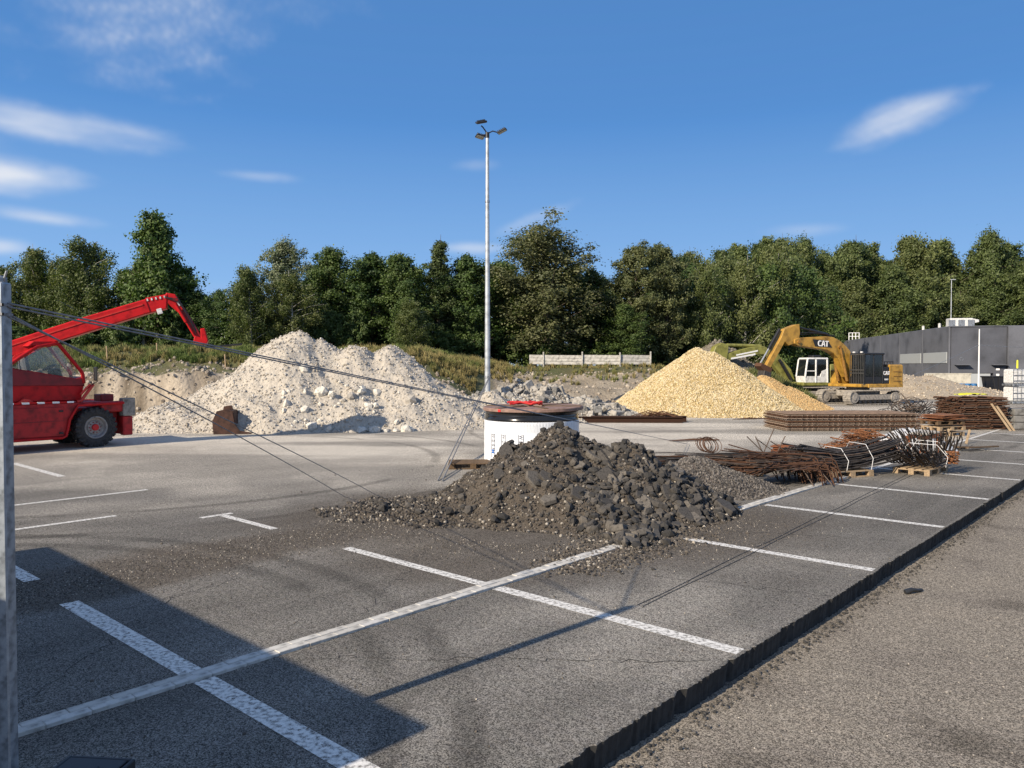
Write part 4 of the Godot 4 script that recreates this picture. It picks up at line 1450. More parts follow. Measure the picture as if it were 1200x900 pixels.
func make_container() -> void:
	# site hut behind the photographer; its shadow falls over the kerb
	var e := tan(deg_to_rad(28.2))
	var h := 2.6
	var L := h / e
	var p1 := Vector3(-6.37 - 0.719 * L, 0, -10.62 + 0.695 * L)
	var p4 := Vector3(-0.53 - 0.719 * L, 0, -5.3 + 0.695 * L)
	var dir := (p4 - p1).normalized()
	var ln := p1.distance_to(p4)
	var t := thing("site_hut", "long grey site hut standing behind the galvanised steel post", "hut", p1, atan2(-dir.z, dir.x))
	var mb := MB.new()
	var off := 1.25
	mb.box(Vector3(ln / 2, 1.3, off), Vector3(ln, 2.6, 2.5), Basis.IDENTITY, 0.03)
	part(t, "body", mb.mesh(), M.container)
	mb = MB.new()
	mb.box(Vector3(ln / 2 - 1.5, 1.05, -0.02), Vector3(0.95, 2.05, 0.06), Basis.IDENTITY, 0.01)
	part(t, "door", mb.mesh(), M.panel_light)
	mb = MB.new()
	mb.box(Vector3(ln / 2 + 1.6, 1.6, -0.02), Vector3(1.5, 1.1, 0.06), Basis.IDENTITY, 0.01)
	part(t, "window", mb.mesh(), M.dark_glass)
	mb = MB.new()
	mb.cyl(Vector3(ln + 0.06, 0.1, 0.9), Vector3(ln + 0.06, 2.5, 0.9), 0.035, 0.035, 8)
	part(t, "down_pipe", mb.mesh(), M.galv)

func make_fence() -> void:
	var t := thing("board_fence", "low weathered white board fence on top of the earth bank", "fence")
	var pts := [[1.2, -54.2], [4.9, -54.0], [7.5, -53.8], [9.7, -54.2]]
	var mbp := MB.new()
	mbp.box(Vector3(0, 0.3, 0), Vector3(0.1, 1.5, 0.1), Basis.IDENTITY, 0.01)
	var pm := mbp.mesh()
	for i in 4:
		var p: Vector3 = Vector3(pts[i][0] + (1.0 if i == 0 else 0.0), bank_h(pts[i][0], pts[i][1]) + 0.1, pts[i][1] + 0.1)
		part(t, "post", pm, M.board, Transform3D(Basis.IDENTITY, p))
		if i == 3:
			break
		var a := Vector3(pts[i][0], 2.6, pts[i][1])
		var b := Vector3(pts[i + 1][0], 2.6, pts[i + 1][1])
		for k in 3:
			var mb := MB.new()
			var d := b - a
			mb.box((a + b) / 2 + Vector3(0, 0.06 + k * 0.225, 0.0), Vector3(d.length() - 0.03, 0.205, 0.035), Basis(Vector3.UP, atan2(-d.z, d.x)) * Basis(Vector3.BACK, -0.012), 0.005)
			part(t, "board", mb.mesh(), M.board)
	# survey stakes along the bank
	for s in [[-15.2, -41.0], [-19.5, -42.5], [-22.0, -42.0], [12.2, -50.0], [-8.5, -41.0]]:
		var mb := MB.new()
		mb.box(Vector3(0, 0.3, 0), Vector3(0.06, 0.9, 0.05), Basis.IDENTITY, 0.008)
		var o := part(self, "wooden_stake", mb.mesh(), M.wood, Transform3D(Basis(Vector3.BACK, 0.05), Vector3(s[0], bank_h(s[0], s[1]), s[1])))
		tag(o, "short pale wooden stake stuck into the earth bank", "stake", "stakes along the earth bank")

# ---------------------------------------------------------------- hall and other buildings
func make_hall() -> void:
	var c := Vector3(48.6, -0.3, -86.0)
	var d := Vector3(0.2, 0, -0.98)
	var r := Vector3(0.98, 0, 0.2)
	var hh := 7.15
	var t := thing("industrial_hall", "long dark grey metal clad hall with two pale window bands", "hall", c, atan2(-r.z, r.x))
	# local: x along the front, -z along the long wall
	var mb := MB.new()
	mb.box(Vector3(11.0, hh / 2, -28.2), Vector3(21.6, hh - 0.3, 55.6))
	part(t, "core", mb.mesh(), M.clad_dark)
	# long wall panels
	var js := [0.0, 9.2, 18.8, 28.6, 38.4, 47.4, 56.4]
	for i in js.size() - 1:
		mb = MB.new()
		var z0: float = -js[i] - 0.03
		var z1: float = -js[i + 1] + 0.03
		mb.box(Vector3(0.1, hh / 2, (z0 + z1) / 2), Vector3(0.2, hh, absf(z1 - z0)), Basis.IDENTITY, 0.04)
		var p := part(t, "cladding_panel", mb.mesh(), M.clad)
		if i < 2:
			mb = MB.new()
			mb.box(Vector3(-0.02, 3.65, (z0 + z1) / 2), Vector3(0.1, 1.25, absf(z1 - z0) - (1.0 if i == 0 else 0.8)), Basis.IDENTITY, 0.02)
			part(p, "window_band", mb.mesh(), M.panel_light)
	# front panels: dark bay, then a lighter bay standing forward
	for i in 1:
		mb = MB.new()
		mb.box(Vector3(3.03, (hh + 1.9) / 2, -0.1), Vector3(5.58, hh - 1.95, 0.2), Basis.IDENTITY, 0.02)
		part(t, "cladding_panel", mb.mesh(), M.clad_dark)
	for i in 5:
		mb = MB.new()
		mb.box(Vector3(5.85 + 3.1 * (i + 0.5), (hh + 1.95) / 2, 0.1), Vector3(3.07, hh - 2.0, 0.4), Basis.IDENTITY, 0.02)
		part(t, "cladding_panel", mb.mesh(), M.clad)
		mb = MB.new()
		mb.box(Vector3(5.85 + 3.1 * (i + 0.5), 0.95, 0.05), Vector3(3.07, 1.86, 0.3), Basis.IDENTITY, 0.02)
		part(t, "base_panel", mb.mesh(), M.panel_light)
	mb = MB.new()
	mb.box(Vector3(3.0, 0.95, -0.12), Vector3(2.5, 1.86, 0.2), Basis.IDENTITY, 0.02)
	part(t, "base_panel", mb.mesh(), M.panel_light)
	mb = MB.new()
	mb.box(Vector3(1.0, 1.0, -0.14), Vector3(1.4, 2.1, 0.12), Basis.IDENTITY, 0.02)
	part(t, "door", mb.mesh(), M.black)
	mb = MB.new()
	mb.box(Vector3(5.05, 1.35, -0.02), Vector3(1.1, 2.6, 0.3), Basis.IDENTITY, 0.03)
	part(t, "entrance", mb.mesh(), M.clad_dark)
	mb = MB.new()
	mb.box(Vector3(4.9, 2.35, 0.16), Vector3(0.35, 0.2, 0.04))
	mb.box(Vector3(4.9, 1.75, 0.16), Vector3(0.3, 0.22, 0.04))
	part(t, "notice", mb.mesh(), M.white)
	for x in [1.3, 5.0]:
		mb = MB.new()
		mb.box(Vector3(x, 2.85, 0.4), Vector3(1.5, 0.08, 0.7), Basis.IDENTITY, 0.02)
		part(t, "canopy", mb.mesh(), M.clad)
	mb = MB.new()
	mb.xf = Transform3D(Basis(Vector3.RIGHT, PI / 2), Vector3(1.3, 3.5, 0.0))
	mb.lathe([Vector2(0.16, -0.02), Vector2(0.2, -0.02), Vector2(0.2, 0.03), Vector2(0.16, 0.03), Vector2(0.16, -0.02)], 16)
	part(t, "vent_ring", mb.mesh(), M.steel)
	mb = MB.new()
	mb.box(Vector3(11.0, hh - 0.05, -28.2), Vector3(21.9, 0.12, 56.6), Basis.IDENTITY, 0.03)
	part(t, "roof_edge", mb.mesh(), M.clad)
	# ventilation unit on the roof
	var vu := thing("ventilation_unit", "white sheet metal ventilation unit on the hall roof", "ventilation unit", c + r * 1.4 + d * 3.0 + Vector3(0, hh, 0), atan2(-r.z, r.x))
	mb = MB.new()
	mb.box(Vector3(0.9, 0.55, -0.8), Vector3(2.4, 1.0, 1.4), Basis.IDENTITY, 0.04)
	part(vu, "casing", mb.mesh(), M.plastic)
	mb = MB.new()
	mb.prism(PackedVector2Array([Vector2(2.1, 0.45), Vector2(2.75, 0.6), Vector2(2.75, 0.85), Vector2(2.1, 1.0)]), -1.4, -0.2, 0.01)
	part(vu, "hood", mb.mesh(), M.plastic)
	for x in [-0.1, 0.9, 1.9]:
		mb = MB.new()
		mb.box(Vector3(x, 0.5, -0.09), Vector3(0.7, 0.7, 0.03), Basis.IDENTITY, 0.008)
		part(vu, "access_panel", mb.mesh(), M.steel)
	for s in [[3.0, "stubby"], [9.0, "slim"]]:
		mb = MB.new()
		mb.cyl(Vector3(0, 0, 0), Vector3(0, 0.55, 0), 0.16, 0.16, 10)
		mb.cyl(Vector3(0, 0.53, 0), Vector3(0, 0.63, 0), 0.2, 0.08, 10)
		var o := part(self, "roof_vent", mb.mesh(), M.plastic, Transform3D(Basis.IDENTITY, c + d * (s[0] + 3.0) + r * 0.9 + Vector3(0, hh, 0)))
		tag(o, "small pale vent pipe on the hall roof", "vent", "vent pipes on the hall roof")
	var fr := thing("roof_ladder_frame", "white tube frame of a ladder head on the far hall roof", "frame", c + d * 49.0 + Vector3(0, hh, 0), atan2(-r.z, r.x))
	for k in 4:
		mb = MB.new()
		mb.cyl(Vector3(k * 0.55, 0, 0), Vector3(k * 0.55, 1.3, 0), 0.07, 0.07, 6)
		part(fr, "upright", mb.mesh(), M.white)
	for y in [0.65, 1.25]:
		mb = MB.new()
		mb.cyl(Vector3(0, y, 0), Vector3(1.65, y, 0), 0.06, 0.06, 6)
		part(fr, "rail", mb.mesh(), M.white)
	# thin mast seen against the forest
	t = thing("thin_mast", "thin grey mast rising behind the hall corner", "mast", Vector3(53.9, 0, -95.0))
	mb = MB.new()
	mb.cyl(Vector3(0, 6.0, 0), Vector3(0, 13.0, 0), 0.07, 0.04, 8)
	part(t, "pole", mb.mesh(), M.pole)
	mb = MB.new()
	mb.box(Vector3(0.2, 13.0, 0), Vector3(0.6, 0.1, 0.2), Basis.IDENTITY, 0.02)
	part(t, "lamp_head", mb.mesh(), M.panel_light)
	# white pole with wires
	t = thing("white_pole", "white wooden pole with wires in front of the grey hall", "pole", Vector3(42.0, 0, -69.5))
	mb = MB.new()
	mb.cyl(Vector3(0, -0.3, 0), Vector3(0, 5.75, 0), 0.085, 0.045, 10)
	part(t, "shaft", mb.mesh(), M.white)
	mb = MB.new()
	mb.cyl(Vector3(-0.12, 4.3, 0), Vector3(0.12, 4.3, 0), 0.04, 0.04, 8)
	part(t, "clamp", mb.mesh(), M.steel)
	wire("overhead_wire", "pale wire sloping down from the white pole to the earth heap", Vector3(41.9, 4.3, -69.5), Vector3(33.0, 1.6, -64.0), 0.013, 0.05, M.steel)
	wire("overhead_wire", "pale level wire running from the white pole past the hall", Vector3(42.1, 4.3, -69.5), Vector3(58.0, 4.4, -72.0), 0.016, 0.25, M.steel)
	# plastered wall stub and things in front of the hall
	t = thing("plastered_wall", "low cream plastered wall beside the sandy earth heap", "wall", Vector3(42.5, -0.2, -76.0))
	mb = MB.new()
	mb.box(Vector3(0.4, 0.85, 0), Vector3(4.4, 2.0, 0.3), Basis.IDENTITY, 0.03)
	part(t, "slab", mb.mesh(), M.cream)
	mb = MB.new()
	mb.box(Vector3(0.4, 1.88, 0), Vector3(4.5, 0.08, 0.36), Basis.IDENTITY, 0.02)
	part(t, "coping", mb.mesh(), M.cream)
	t = thing("waste_container", "black open waste container standing before the hall entrance", "container", Vector3(44.6, -0.05, -70.5))
	mb = MB.new()
	mb.prism(PackedVector2Array([Vector2(-1.0, 0.1), Vector2(1.0, 0.1), Vector2(1.25, 1.5), Vector2(-1.25, 1.5)]), -0.9, 0.9, 0.03)
	part(t, "tub", mb.mesh(), M.black)
	mb = MB.new()
	for z in [-0.92, 0.92]:
		mb.box(Vector3(0, 1.5, z), Vector3(2.6, 0.12, 0.08), Basis.IDENTITY, 0.02)
	for x in [-1.27, 1.27]:
		mb.box(Vector3(x, 1.5, 0), Vector3(0.08, 0.12, 1.76), Basis.IDENTITY, 0.02)
	part(t, "rim", mb.mesh(), M.black)
	for x in [-0.7, 0.0, 0.7]:
		mb = MB.new()
		mb.box(Vector3(x, 0.8, 0.93), Vector3(0.08, 1.3, 0.06), Basis.IDENTITY, 0.01)
		part(t, "rib", mb.mesh(), M.black)
	t = thing("blue_barrel_stack", "blue plastic bundle beside the white pole", "bundle", Vector3(42.5, 0, -72.0))
	for i in 3:
		mb = MB.new()
		mb.lathe([Vector2(0.0, 0.0), Vector2(0.27, 0.0), Vector2(0.29, 0.1), Vector2(0.29, 0.75), Vector2(0.25, 0.85), Vector2(0.0, 0.86)], 14)
		part(t, "barrel", mb.mesh(), M.blue, Transform3D(Basis.IDENTITY, Vector3(-0.6 + i * 0.58, -0.05, 0)))
	# white house glimpsed between the trees
	t = thing("white_house", "small white house glimpsed in the gap between the trees", "house", Vector3(-31.0, 2.6, -86.0))
	mb = MB.new()
	mb.box(Vector3(0, 1.9, -3), Vector3(4.5, 4.2, 6), Basis.IDENTITY, 0.03)
	part(t, "wall", mb.mesh(), M.white)
	mb = MB.new()
	mb.prism(PackedVector2Array([Vector2(-2.5, 4.0), Vector2(2.5, 4.0), Vector2(0, 5.4)]), -6.3, 0.3)
	part(t, "roof", mb.mesh(), M.clad)
	mb = MB.new()
	mb.box(Vector3(-1.0, 2.2, 0.02), Vector3(0.9, 1.4, 0.08), Basis.IDENTITY, 0.01)
	part(t, "window", mb.mesh(), M.dark_glass)

# ---------------------------------------------------------------- machines
func P2(a: Array) -> PackedVector2Array:
	var o := PackedVector2Array()
	for p in a:
		o.append(Vector2(p[0], p[1]))
	return o

func text_mesh(s: String, size: float, depth: float, bold := true) -> TextMesh:
	var f := SystemFont.new()
	f.font_names = PackedStringArray(["Droid Sans"])
	f.font_weight = 700 if bold else 400
	var m := TextMesh.new()
	m.font = f
	m.text = s
	m.font_size = 64
	m.pixel_size = size / 46.0
	m.depth = depth
	return m

# tyre, rim and hub with the axle along z, outer face towards +z
func add_wheel(parent: Node, at: Vector3, R: float, W: float, hub_mat: Material) -> void:
	var root := Node3D.new()
	root.name = "wheel"
	parent.add_child(root, true)
	root.position = at
	var rx := Transform3D(Basis(Vector3.RIGHT, PI / 2), Vector3.ZERO)
	var mb := MB.new()
	mb.xf = rx
	var w := W / 2
	mb.lathe([Vector2(R * 0.56, -w * 0.75), Vector2(R * 0.7, -w), Vector2(R * 0.9, -w * 0.97), Vector2(R * 0.965, -w * 0.8), Vector2(R * 0.97, w * 0.8), Vector2(R * 0.9, w * 0.97), Vector2(R * 0.7, w), Vector2(R * 0.56, w * 0.75)], 40)
	for k in 22:
		var a := TAU * k / 22.0
		for s in [-1.0, 1.0]:
			var a2: float = a + (0.14 if s > 0 else 0.0)
			mb.box(Vector3(cos(a2) * R * 0.972, s * w * 0.5, sin(a2) * R * 0.972), Vector3(0.06, w * 0.98, 0.085), Basis(Vector3.UP, -a2) * Basis(Vector3.RIGHT, s * 0.5), 0.012)
			mb.box(Vector3(cos(a2) * R * 0.9, s * w * 0.95, sin(a2) * R * 0.9), Vector3(0.15, 0.05, 0.07), Basis(Vector3.UP, -a2), 0.012)
	part(root, "tyre", mb.mesh(), M.rubber)
	mb = MB.new()
	mb.xf = rx
	mb.lathe([Vector2(R * 0.57, w * 0.8), Vector2(R * 0.54, w * 0.84), Vector2(R * 0.5, w * 0.75), Vector2(R * 0.46, w * 0.3), Vector2(R * 0.38, w * 0.22), Vector2(R * 0.34, w * 0.34), Vector2(R * 0.2, w * 0.36), Vector2(0.0, w * 0.36)], 32)
	mb.lathe([Vector2(0.0, -w * 0.3), Vector2(R * 0.56, -w * 0.5)], 20)
	part(root, "rim", mb.mesh(), M.rim)
	mb = MB.new()
	mb.xf = rx
	mb.lathe([Vector2(R * 0.17, w * 0.3), Vector2(R * 0.165, w * 0.62), Vector2(R * 0.13, w * 0.7), Vector2(0.0, w * 0.72)], 20)
	part(root, "hub", mb.mesh(), hub_mat)
	mb = MB.new()
	for k in 10:
		var a := TAU * k / 10.0
		mb.cyl(Vector3(cos(a) * R * 0.27, sin(a) * R * 0.27, w * 0.3), Vector3(cos(a) * R * 0.27, sin(a) * R * 0.27, w * 0.5), 0.018, 0.018, 6)
	part(root, "wheel_nuts", mb.mesh(), M.dark_red)

func make_telehandler() -> void:
	# local: x forward, z to the right side, which faces the camera
	var t := thing("telehandler", "red rotating telehandler with raised bent boom parked by the limestone heap", "telehandler", Vector3(-12.71, 0, -23.52), heading(38.0))
	var mb := MB.new()
	# low frame, with the wheel arch cut in on both sides
	for z in [[0.0, -0.35], [-2.05, -2.4]]:
		mb.prism(P2([[-5.6, 0.34], [-0.84, 0.34], [-0.78, 0.55], [-0.72, 0.9], [-0.5, 1.28], [0.9, 1.28], [0.9, 1.38], [-5.6, 1.38]]), z[0], z[1], 0.02)
	mb.box(Vector3(-2.35, 0.85, -1.2), Vector3(6.4, 0.7, 1.6), Basis.IDENTITY, 0.03)
	mb.box(Vector3(0.55, 1.2, -1.2), Vector3(0.7, 0.3, 2.3), Basis.IDENTITY, 0.03)
	var ch := part(t, "chassis", mb.mesh(), M.red_dusty)
	mb = MB.new()
	mb.box(Vector3(-1.62, 0.84, 0.012), Vector3(1.45, 0.85, 0.03), Basis.IDENTITY, 0.012)
	part(ch, "side_panel", mb.mesh(), M.red_dusty)
	mb = MB.new()
	mb.box(Vector3(-3.3, 0.84, 0.012), Vector3(1.7, 0.85, 0.03), Basis.IDENTITY, 0.012)
	part(ch, "side_panel", mb.mesh(), M.red_dusty)
	mb = MB.new()
	mb.tube([Vector3(-5.4, 0.36, 0.04), Vector3(-0.95, 0.36, 0.04), Vector3(-0.85, 0.4, 0.04), Vector3(-0.8, 0.6, 0.04), Vector3(-0.74, 0.9, 0.04), Vector3(-0.5, 1.3, 0.04), Vector3(0.85, 1.33, 0.04)], 0.04, 0.04, 8)
	part(ch, "arch_lip", mb.mesh(), M.red)
	for y in [0.5, 1.15]:
		mb = MB.new()
		mb.box(Vector3(-0.98, y, 0.045), Vector3(0.12, 0.05, 0.04), Basis.IDENTITY, 0.01)
		part(ch, "latch", mb.mesh(), M.black)
	mb = MB.new()
	mb.box(Vector3(-1.62, 0.86, 0.032), Vector3(1.44, 0.02, 0.012))
	part(ch, "panel_seam", mb.mesh(), M.dark_red)
	# red and white marking along the deck edge
	for i in 9:
		mb = MB.new()
		mb.box(Vector3(-2.3 + i * 0.2, 1.405, -0.02), Vector3(0.19, 0.05, 0.07), Basis.IDENTITY, 0.004)
		part(t, "deck_marking", mb.mesh(), M.white if i % 2 == 0 else M.red)
	# wheels
	for p in [[0.05, -0.22], [0.05, -2.2], [-4.6, -0.22], [-4.6, -2.2]]:
		add_wheel(t, Vector3(p[0], 0.6, p[1]), 0.6, 0.44, M.strap_red)
	mb = MB.new()
	mb.cyl(Vector3(0.05, 0.6, -0.4), Vector3(0.05, 0.6, -2.0), 0.13, 0.13, 12)
	mb.box(Vector3(0.05, 0.7, -1.2), Vector3(0.5, 0.4, 0.7), Basis.IDENTITY, 0.04)
	part(t, "axle", mb.mesh(), M.black)
	# front end: bumper, stabiliser block
	mb = MB.new()
	mb.box(Vector3(0.98, 0.7, -1.2), Vector3(0.2, 0.75, 2.3), Basis.IDENTITY, 0.03)
	mb.box(Vector3(1.0, 0.6, -0.12), Vector3(0.3, 0.6, 0.24), Basis.IDENTITY, 0.03)
	mb.box(Vector3(1.0, 0.6, -2.3), Vector3(0.3, 0.6, 0.24), Basis.IDENTITY, 0.03)
	part(t, "bumper", mb.mesh(), M.red_dusty)
	mb = MB.new()
	mb.box(Vector3(1.04, 1.19, -0.14), Vector3(0.38, 0.56, 0.3), Basis.IDENTITY, 0.02)
	part(t, "wooden_block", mb.mesh(), M.weathered)
	mb = MB.new()
	mb.box(Vector3(0.62, 1.48, -0.8), Vector3(0.4, 0.22, 0.5), Basis.IDENTITY, 0.02)
	part(t, "front_box", mb.mesh(), M.dark_red)
	mb = MB.new()
	mb.box(Vector3(1.16, 0.65, -0.12), Vector3(0.03, 0.28, 0.12), Basis.IDENTITY, 0.01)
	part(t, "side_light", mb.mesh(), M.plastic)
	# turret and bonnet
	mb = MB.new()
	mb.prism(P2([[-4.6, 1.42], [-0.3, 1.42], [-0.2, 1.9], [-1.6, 1.95], [-2.4, 2.05], [-4.6, 2.05]]), -0.22, -2.2, 0.04)
	part(t, "turret", mb.mesh(), M.red)
	mb = MB.new()
	mb.tube([Vector3(-0.5, 1.41, -0.05), Vector3(-0.38, 1.43, -0.05), Vector3(-0.02, 1.92, -0.05)], 0.05, 0.05, 8)
	mb.tube([Vector3(-0.38, 1.62, -0.07), Vector3(-0.1, 1.92, -0.07)], 0.035, 0.035, 6)
	part(t, "grab_rail", mb.mesh(), M.orange_red)
	mb = MB.new()
	mb.prism(P2([[-2.05, 1.43], [-1.65, 1.43], [-1.75, 1.52], [-1.9, 1.55]]), -0.1, -0.22, 0.01)
	part(t, "step_bracket", mb.mesh(), M.orange_red)
	# cab: lower shell, pillars, roof, glass, seat and wheel inside
	var cab := Node3D.new()
	cab.name = "cab"
	t.add_child(cab, true)
	mb = MB.new()
	mb.prism(P2([[-2.6, 1.9], [-0.2, 1.86], [-0.19, 2.16], [-0.44, 2.1], [-2.15, 2.42], [-2.6, 2.5]]), -0.2, -1.1, 0.03)
	part(cab, "shell", mb.mesh(), M.dark_red)
	for z in [-0.22, -1.06]:
		mb = MB.new()
		mb.tube([Vector3(-0.22, 1.95, z), Vector3(-0.25, 2.22, z), Vector3(-0.28, 2.3, z), Vector3(-0.9, 3.1, z), Vector3(-0.97, 3.15, z), Vector3(-1.5, 3.05, z), Vector3(-2.25, 2.5, z)], 0.055, 0.055, 8)
		part(cab, "pillar", mb.mesh(), M.red)
	mb = MB.new()
	mb.prism(P2([[-0.85, 3.08], [-0.98, 3.22], [-1.6, 3.2], [-1.75, 3.05], [-1.3, 3.1]]), -0.2, -1.08, 0.02)
	part(cab, "roof", mb.mesh(), M.red)
	mb = MB.new()
	mb.prism(P2([[-2.13, 2.43], [-1.55, 2.95], [-1.05, 3.06], [-0.92, 3.0], [-0.44, 2.24], [-0.49, 2.12]]), -0.21, -0.225)
	part(cab, "side_window", mb.mesh(), M.glass)
	mb = MB.new()
	mb.prism(P2([[-2.13, 2.43], [-1.55, 2.95], [-1.05, 3.06], [-0.92, 3.0], [-0.44, 2.24], [-0.49, 2.12]]), -1.06, -1.075)
	part(cab, "side_window", mb.mesh(), M.glass)
	mb = MB.new()
	mb.quadh(Vector3(-0.3, 2.2, -0.28), Vector3(-0.3, 2.2, -1.0), Vector3(-0.86, 3.05, -1.0), Vector3(-0.86, 3.05, -0.28), Vector3(1, 0.5, 0))
	part(cab, "windscreen", mb.mesh(), M.glass)
	mb = MB.new()
	mb.box(Vector3(-1.7, 2.45, -0.65), Vector3(0.16, 0.75, 0.5), Basis(Vector3.BACK, 0.15), 0.05)
	mb.box(Vector3(-1.45, 2.15, -0.65), Vector3(0.5, 0.14, 0.5), Basis.IDENTITY, 0.05)
	part(cab, "seat", mb.mesh(), M.seat_grey)
	mb = MB.new()
	mb.box(Vector3(-0.85, 2.2, -0.65), Vector3(0.25, 0.4, 0.4), Basis(Vector3.BACK, 0.3), 0.04)
	mb.cyl(Vector3(-0.95, 2.3, -0.6), Vector3(-1.02, 2.42, -0.6), 0.03, 0.03, 8)
	part(cab, "console", mb.mesh(), M.black)
	mb = MB.new()
	mb.xf = Transform3D(Basis(Vector3.BACK, 0.5), Vector3(-1.03, 2.44, -0.6))
	var ring: Array = []
	for k in 19:
		ring.append(Vector3(cos(TAU * k / 18.0) * 0.19, 0, sin(TAU * k / 18.0) * 0.19))
	mb.tube(ring, 0.018, 0.018, 5)
	mb.box(Vector3.ZERO, Vector3(0.34, 0.02, 0.04))
	part(cab, "steering_wheel", mb.mesh(), M.black)
	mb = MB.new()
	mb.tube([Vector3(-0.1, 1.9, 0.0), Vector3(0.02, 2.0, 0.12), Vector3(0.02, 2.45, 0.12)], 0.015, 0.015, 6)
	mb.box(Vector3(-0.03, 2.24, 0.12), Vector3(0.07, 0.42, 0.16), Basis.IDENTITY, 0.03)
	part(t, "mirror", mb.mesh(), M.black)
	# boom: box sections, head and folded jib, swung a little towards the camera on its turret
	var z0 := 0.25
	var z1 := -0.25
	var boom := Node3D.new()
	boom.name = "boom"
	t.add_child(boom, true)
	boom.position = Vector3(-2.2, 0, -1.2)
	boom.rotation.y = deg_to_rad(-32.0)
	mb = MB.new()
	mb.prism(P2([[-3.0, 1.6], [-2.7, 1.45], [0.29, 2.7], [1.65, 3.22], [4.12, 4.12], [3.98, 4.53], [2.29, 3.94], [0.29, 3.17], [-2.9, 1.95]]), z0, z1, 0.03)
	part(boom, "outer_section", mb.mesh(), M.red)
	mb = MB.new()
	mb.prism(P2([[0.29, 3.04], [2.29, 3.8], [3.9, 4.37], [3.9, 4.335], [2.29, 3.765], [0.29, 3.005]]), z0 + 0.002, z0 + 0.018)
	part(boom, "weld_bead", mb.mesh(), M.orange_red)
	mb = MB.new()
	mb.prism(P2([[0.35, 2.55], [1.2, 2.98], [0.9, 2.97], [0.5, 2.8]]), z0 + 0.002, z0 + 0.05, 0.01)
	part(boom, "gusset", mb.mesh(), M.red)
	mb = MB.new()
	mb.prism(P2([[3.95, 4.06], [4.55, 4.25], [4.58, 4.7], [3.96, 4.56]]), z0 - 0.03, z1 + 0.03, 0.02)
	part(boom, "inner_section", mb.mesh(), M.red)
	for k in 5:
		mb = MB.new()
		mb.box(Vector3(4.02 + k * 0.12, 4.5 + k * 0.026, z0 - 0.02), Vector3(0.04, 0.07, 0.03), Basis(Vector3.BACK, 0.25))
		part(boom, "wear_pad_bolt", mb.mesh(), M.plastic)
	mb = MB.new()
	mb.box(Vector3(4.36, 4.16, z0 - 0.02), Vector3(0.15, 0.17, 0.03), Basis(Vector3.BACK, 0.3), 0.01)
	part(boom, "white_plate", mb.mesh(), M.plastic)
	mb = MB.new()
	mb.prism(P2([[4.45, 4.55], [4.55, 4.74], [4.8, 4.7], [5.05, 4.28], [4.92, 4.1], [4.7, 4.3]]), z0 - 0.05, z1 + 0.05, 0.02)
	part(boom, "head", mb.mesh(), M.red)
	mb = MB.new()
	mb.prism(P2([[4.88, 4.3], [5.05, 4.3], [5.56, 3.4], [5.38, 3.26]]), z0 - 0.12, z1 + 0.12, 0.02)
	part(boom, "jib", mb.mesh(), M.dark_red)
	for z in [z0 - 0.06, z1 + 0.06]:
		mb = MB.new()
		mb.cyl(Vector3(4.8, 4.4, z), Vector3(5.1, 3.85, z), 0.05, 0.05, 10)
		mb.cyl(Vector3(5.1, 3.85, z), Vector3(5.34, 3.4, z), 0.03, 0.03, 10)
		part(boom, "jib_cylinder", mb.mesh(), M.red)
	for k in 3:
		mb = MB.new()
		mb.tube([Vector3(4.5, 4.6, z0 + 0.01), Vector3(4.9, 4.45 + k * 0.05, z0 + 0.04), Vector3(5.15, 4.05, z0 + 0.03), Vector3(5.4, 3.5 + k * 0.04, z0 - 0.05)], 0.014, 0.014, 5)
		part(boom, "hose", mb.mesh(), M.black)
	mb = MB.new()
	mb.prism(P2([[5.3, 3.2], [5.68, 3.14], [5.74, 3.25], [5.64, 3.66], [5.52, 3.64], [5.53, 3.36], [5.36, 3.42]]), z0 + 0.15, z1 - 0.15, 0.02)
	part(boom, "fork_carriage", mb.mesh(), M.red)
	mb = MB.new()
	mb.box(Vector3(4.92, 4.42, z0 - 0.045), Vector3(0.14, 0.1, 0.02), Basis(Vector3.BACK, -1.0))
	part(boom, "label_plate", mb.mesh(), M.plastic)
	for z in [z0, z1]:
		mb = MB.new()
		mb.box(Vector3(6.2, 3.12, z), Vector3(1.1, 0.045, 0.11), Basis(Vector3.BACK, 0.1), 0.01)
		part(boom, "fork", mb.mesh(), M.black)
	mb = MB.new()
	mb.cyl(Vector3(-0.4, 2.1, z0 + 0.1), Vector3(0.4, 2.6, z0 + 0.1), 0.05, 0.05, 10)
	part(boom, "lift_ram", mb.mesh(), M.steel)

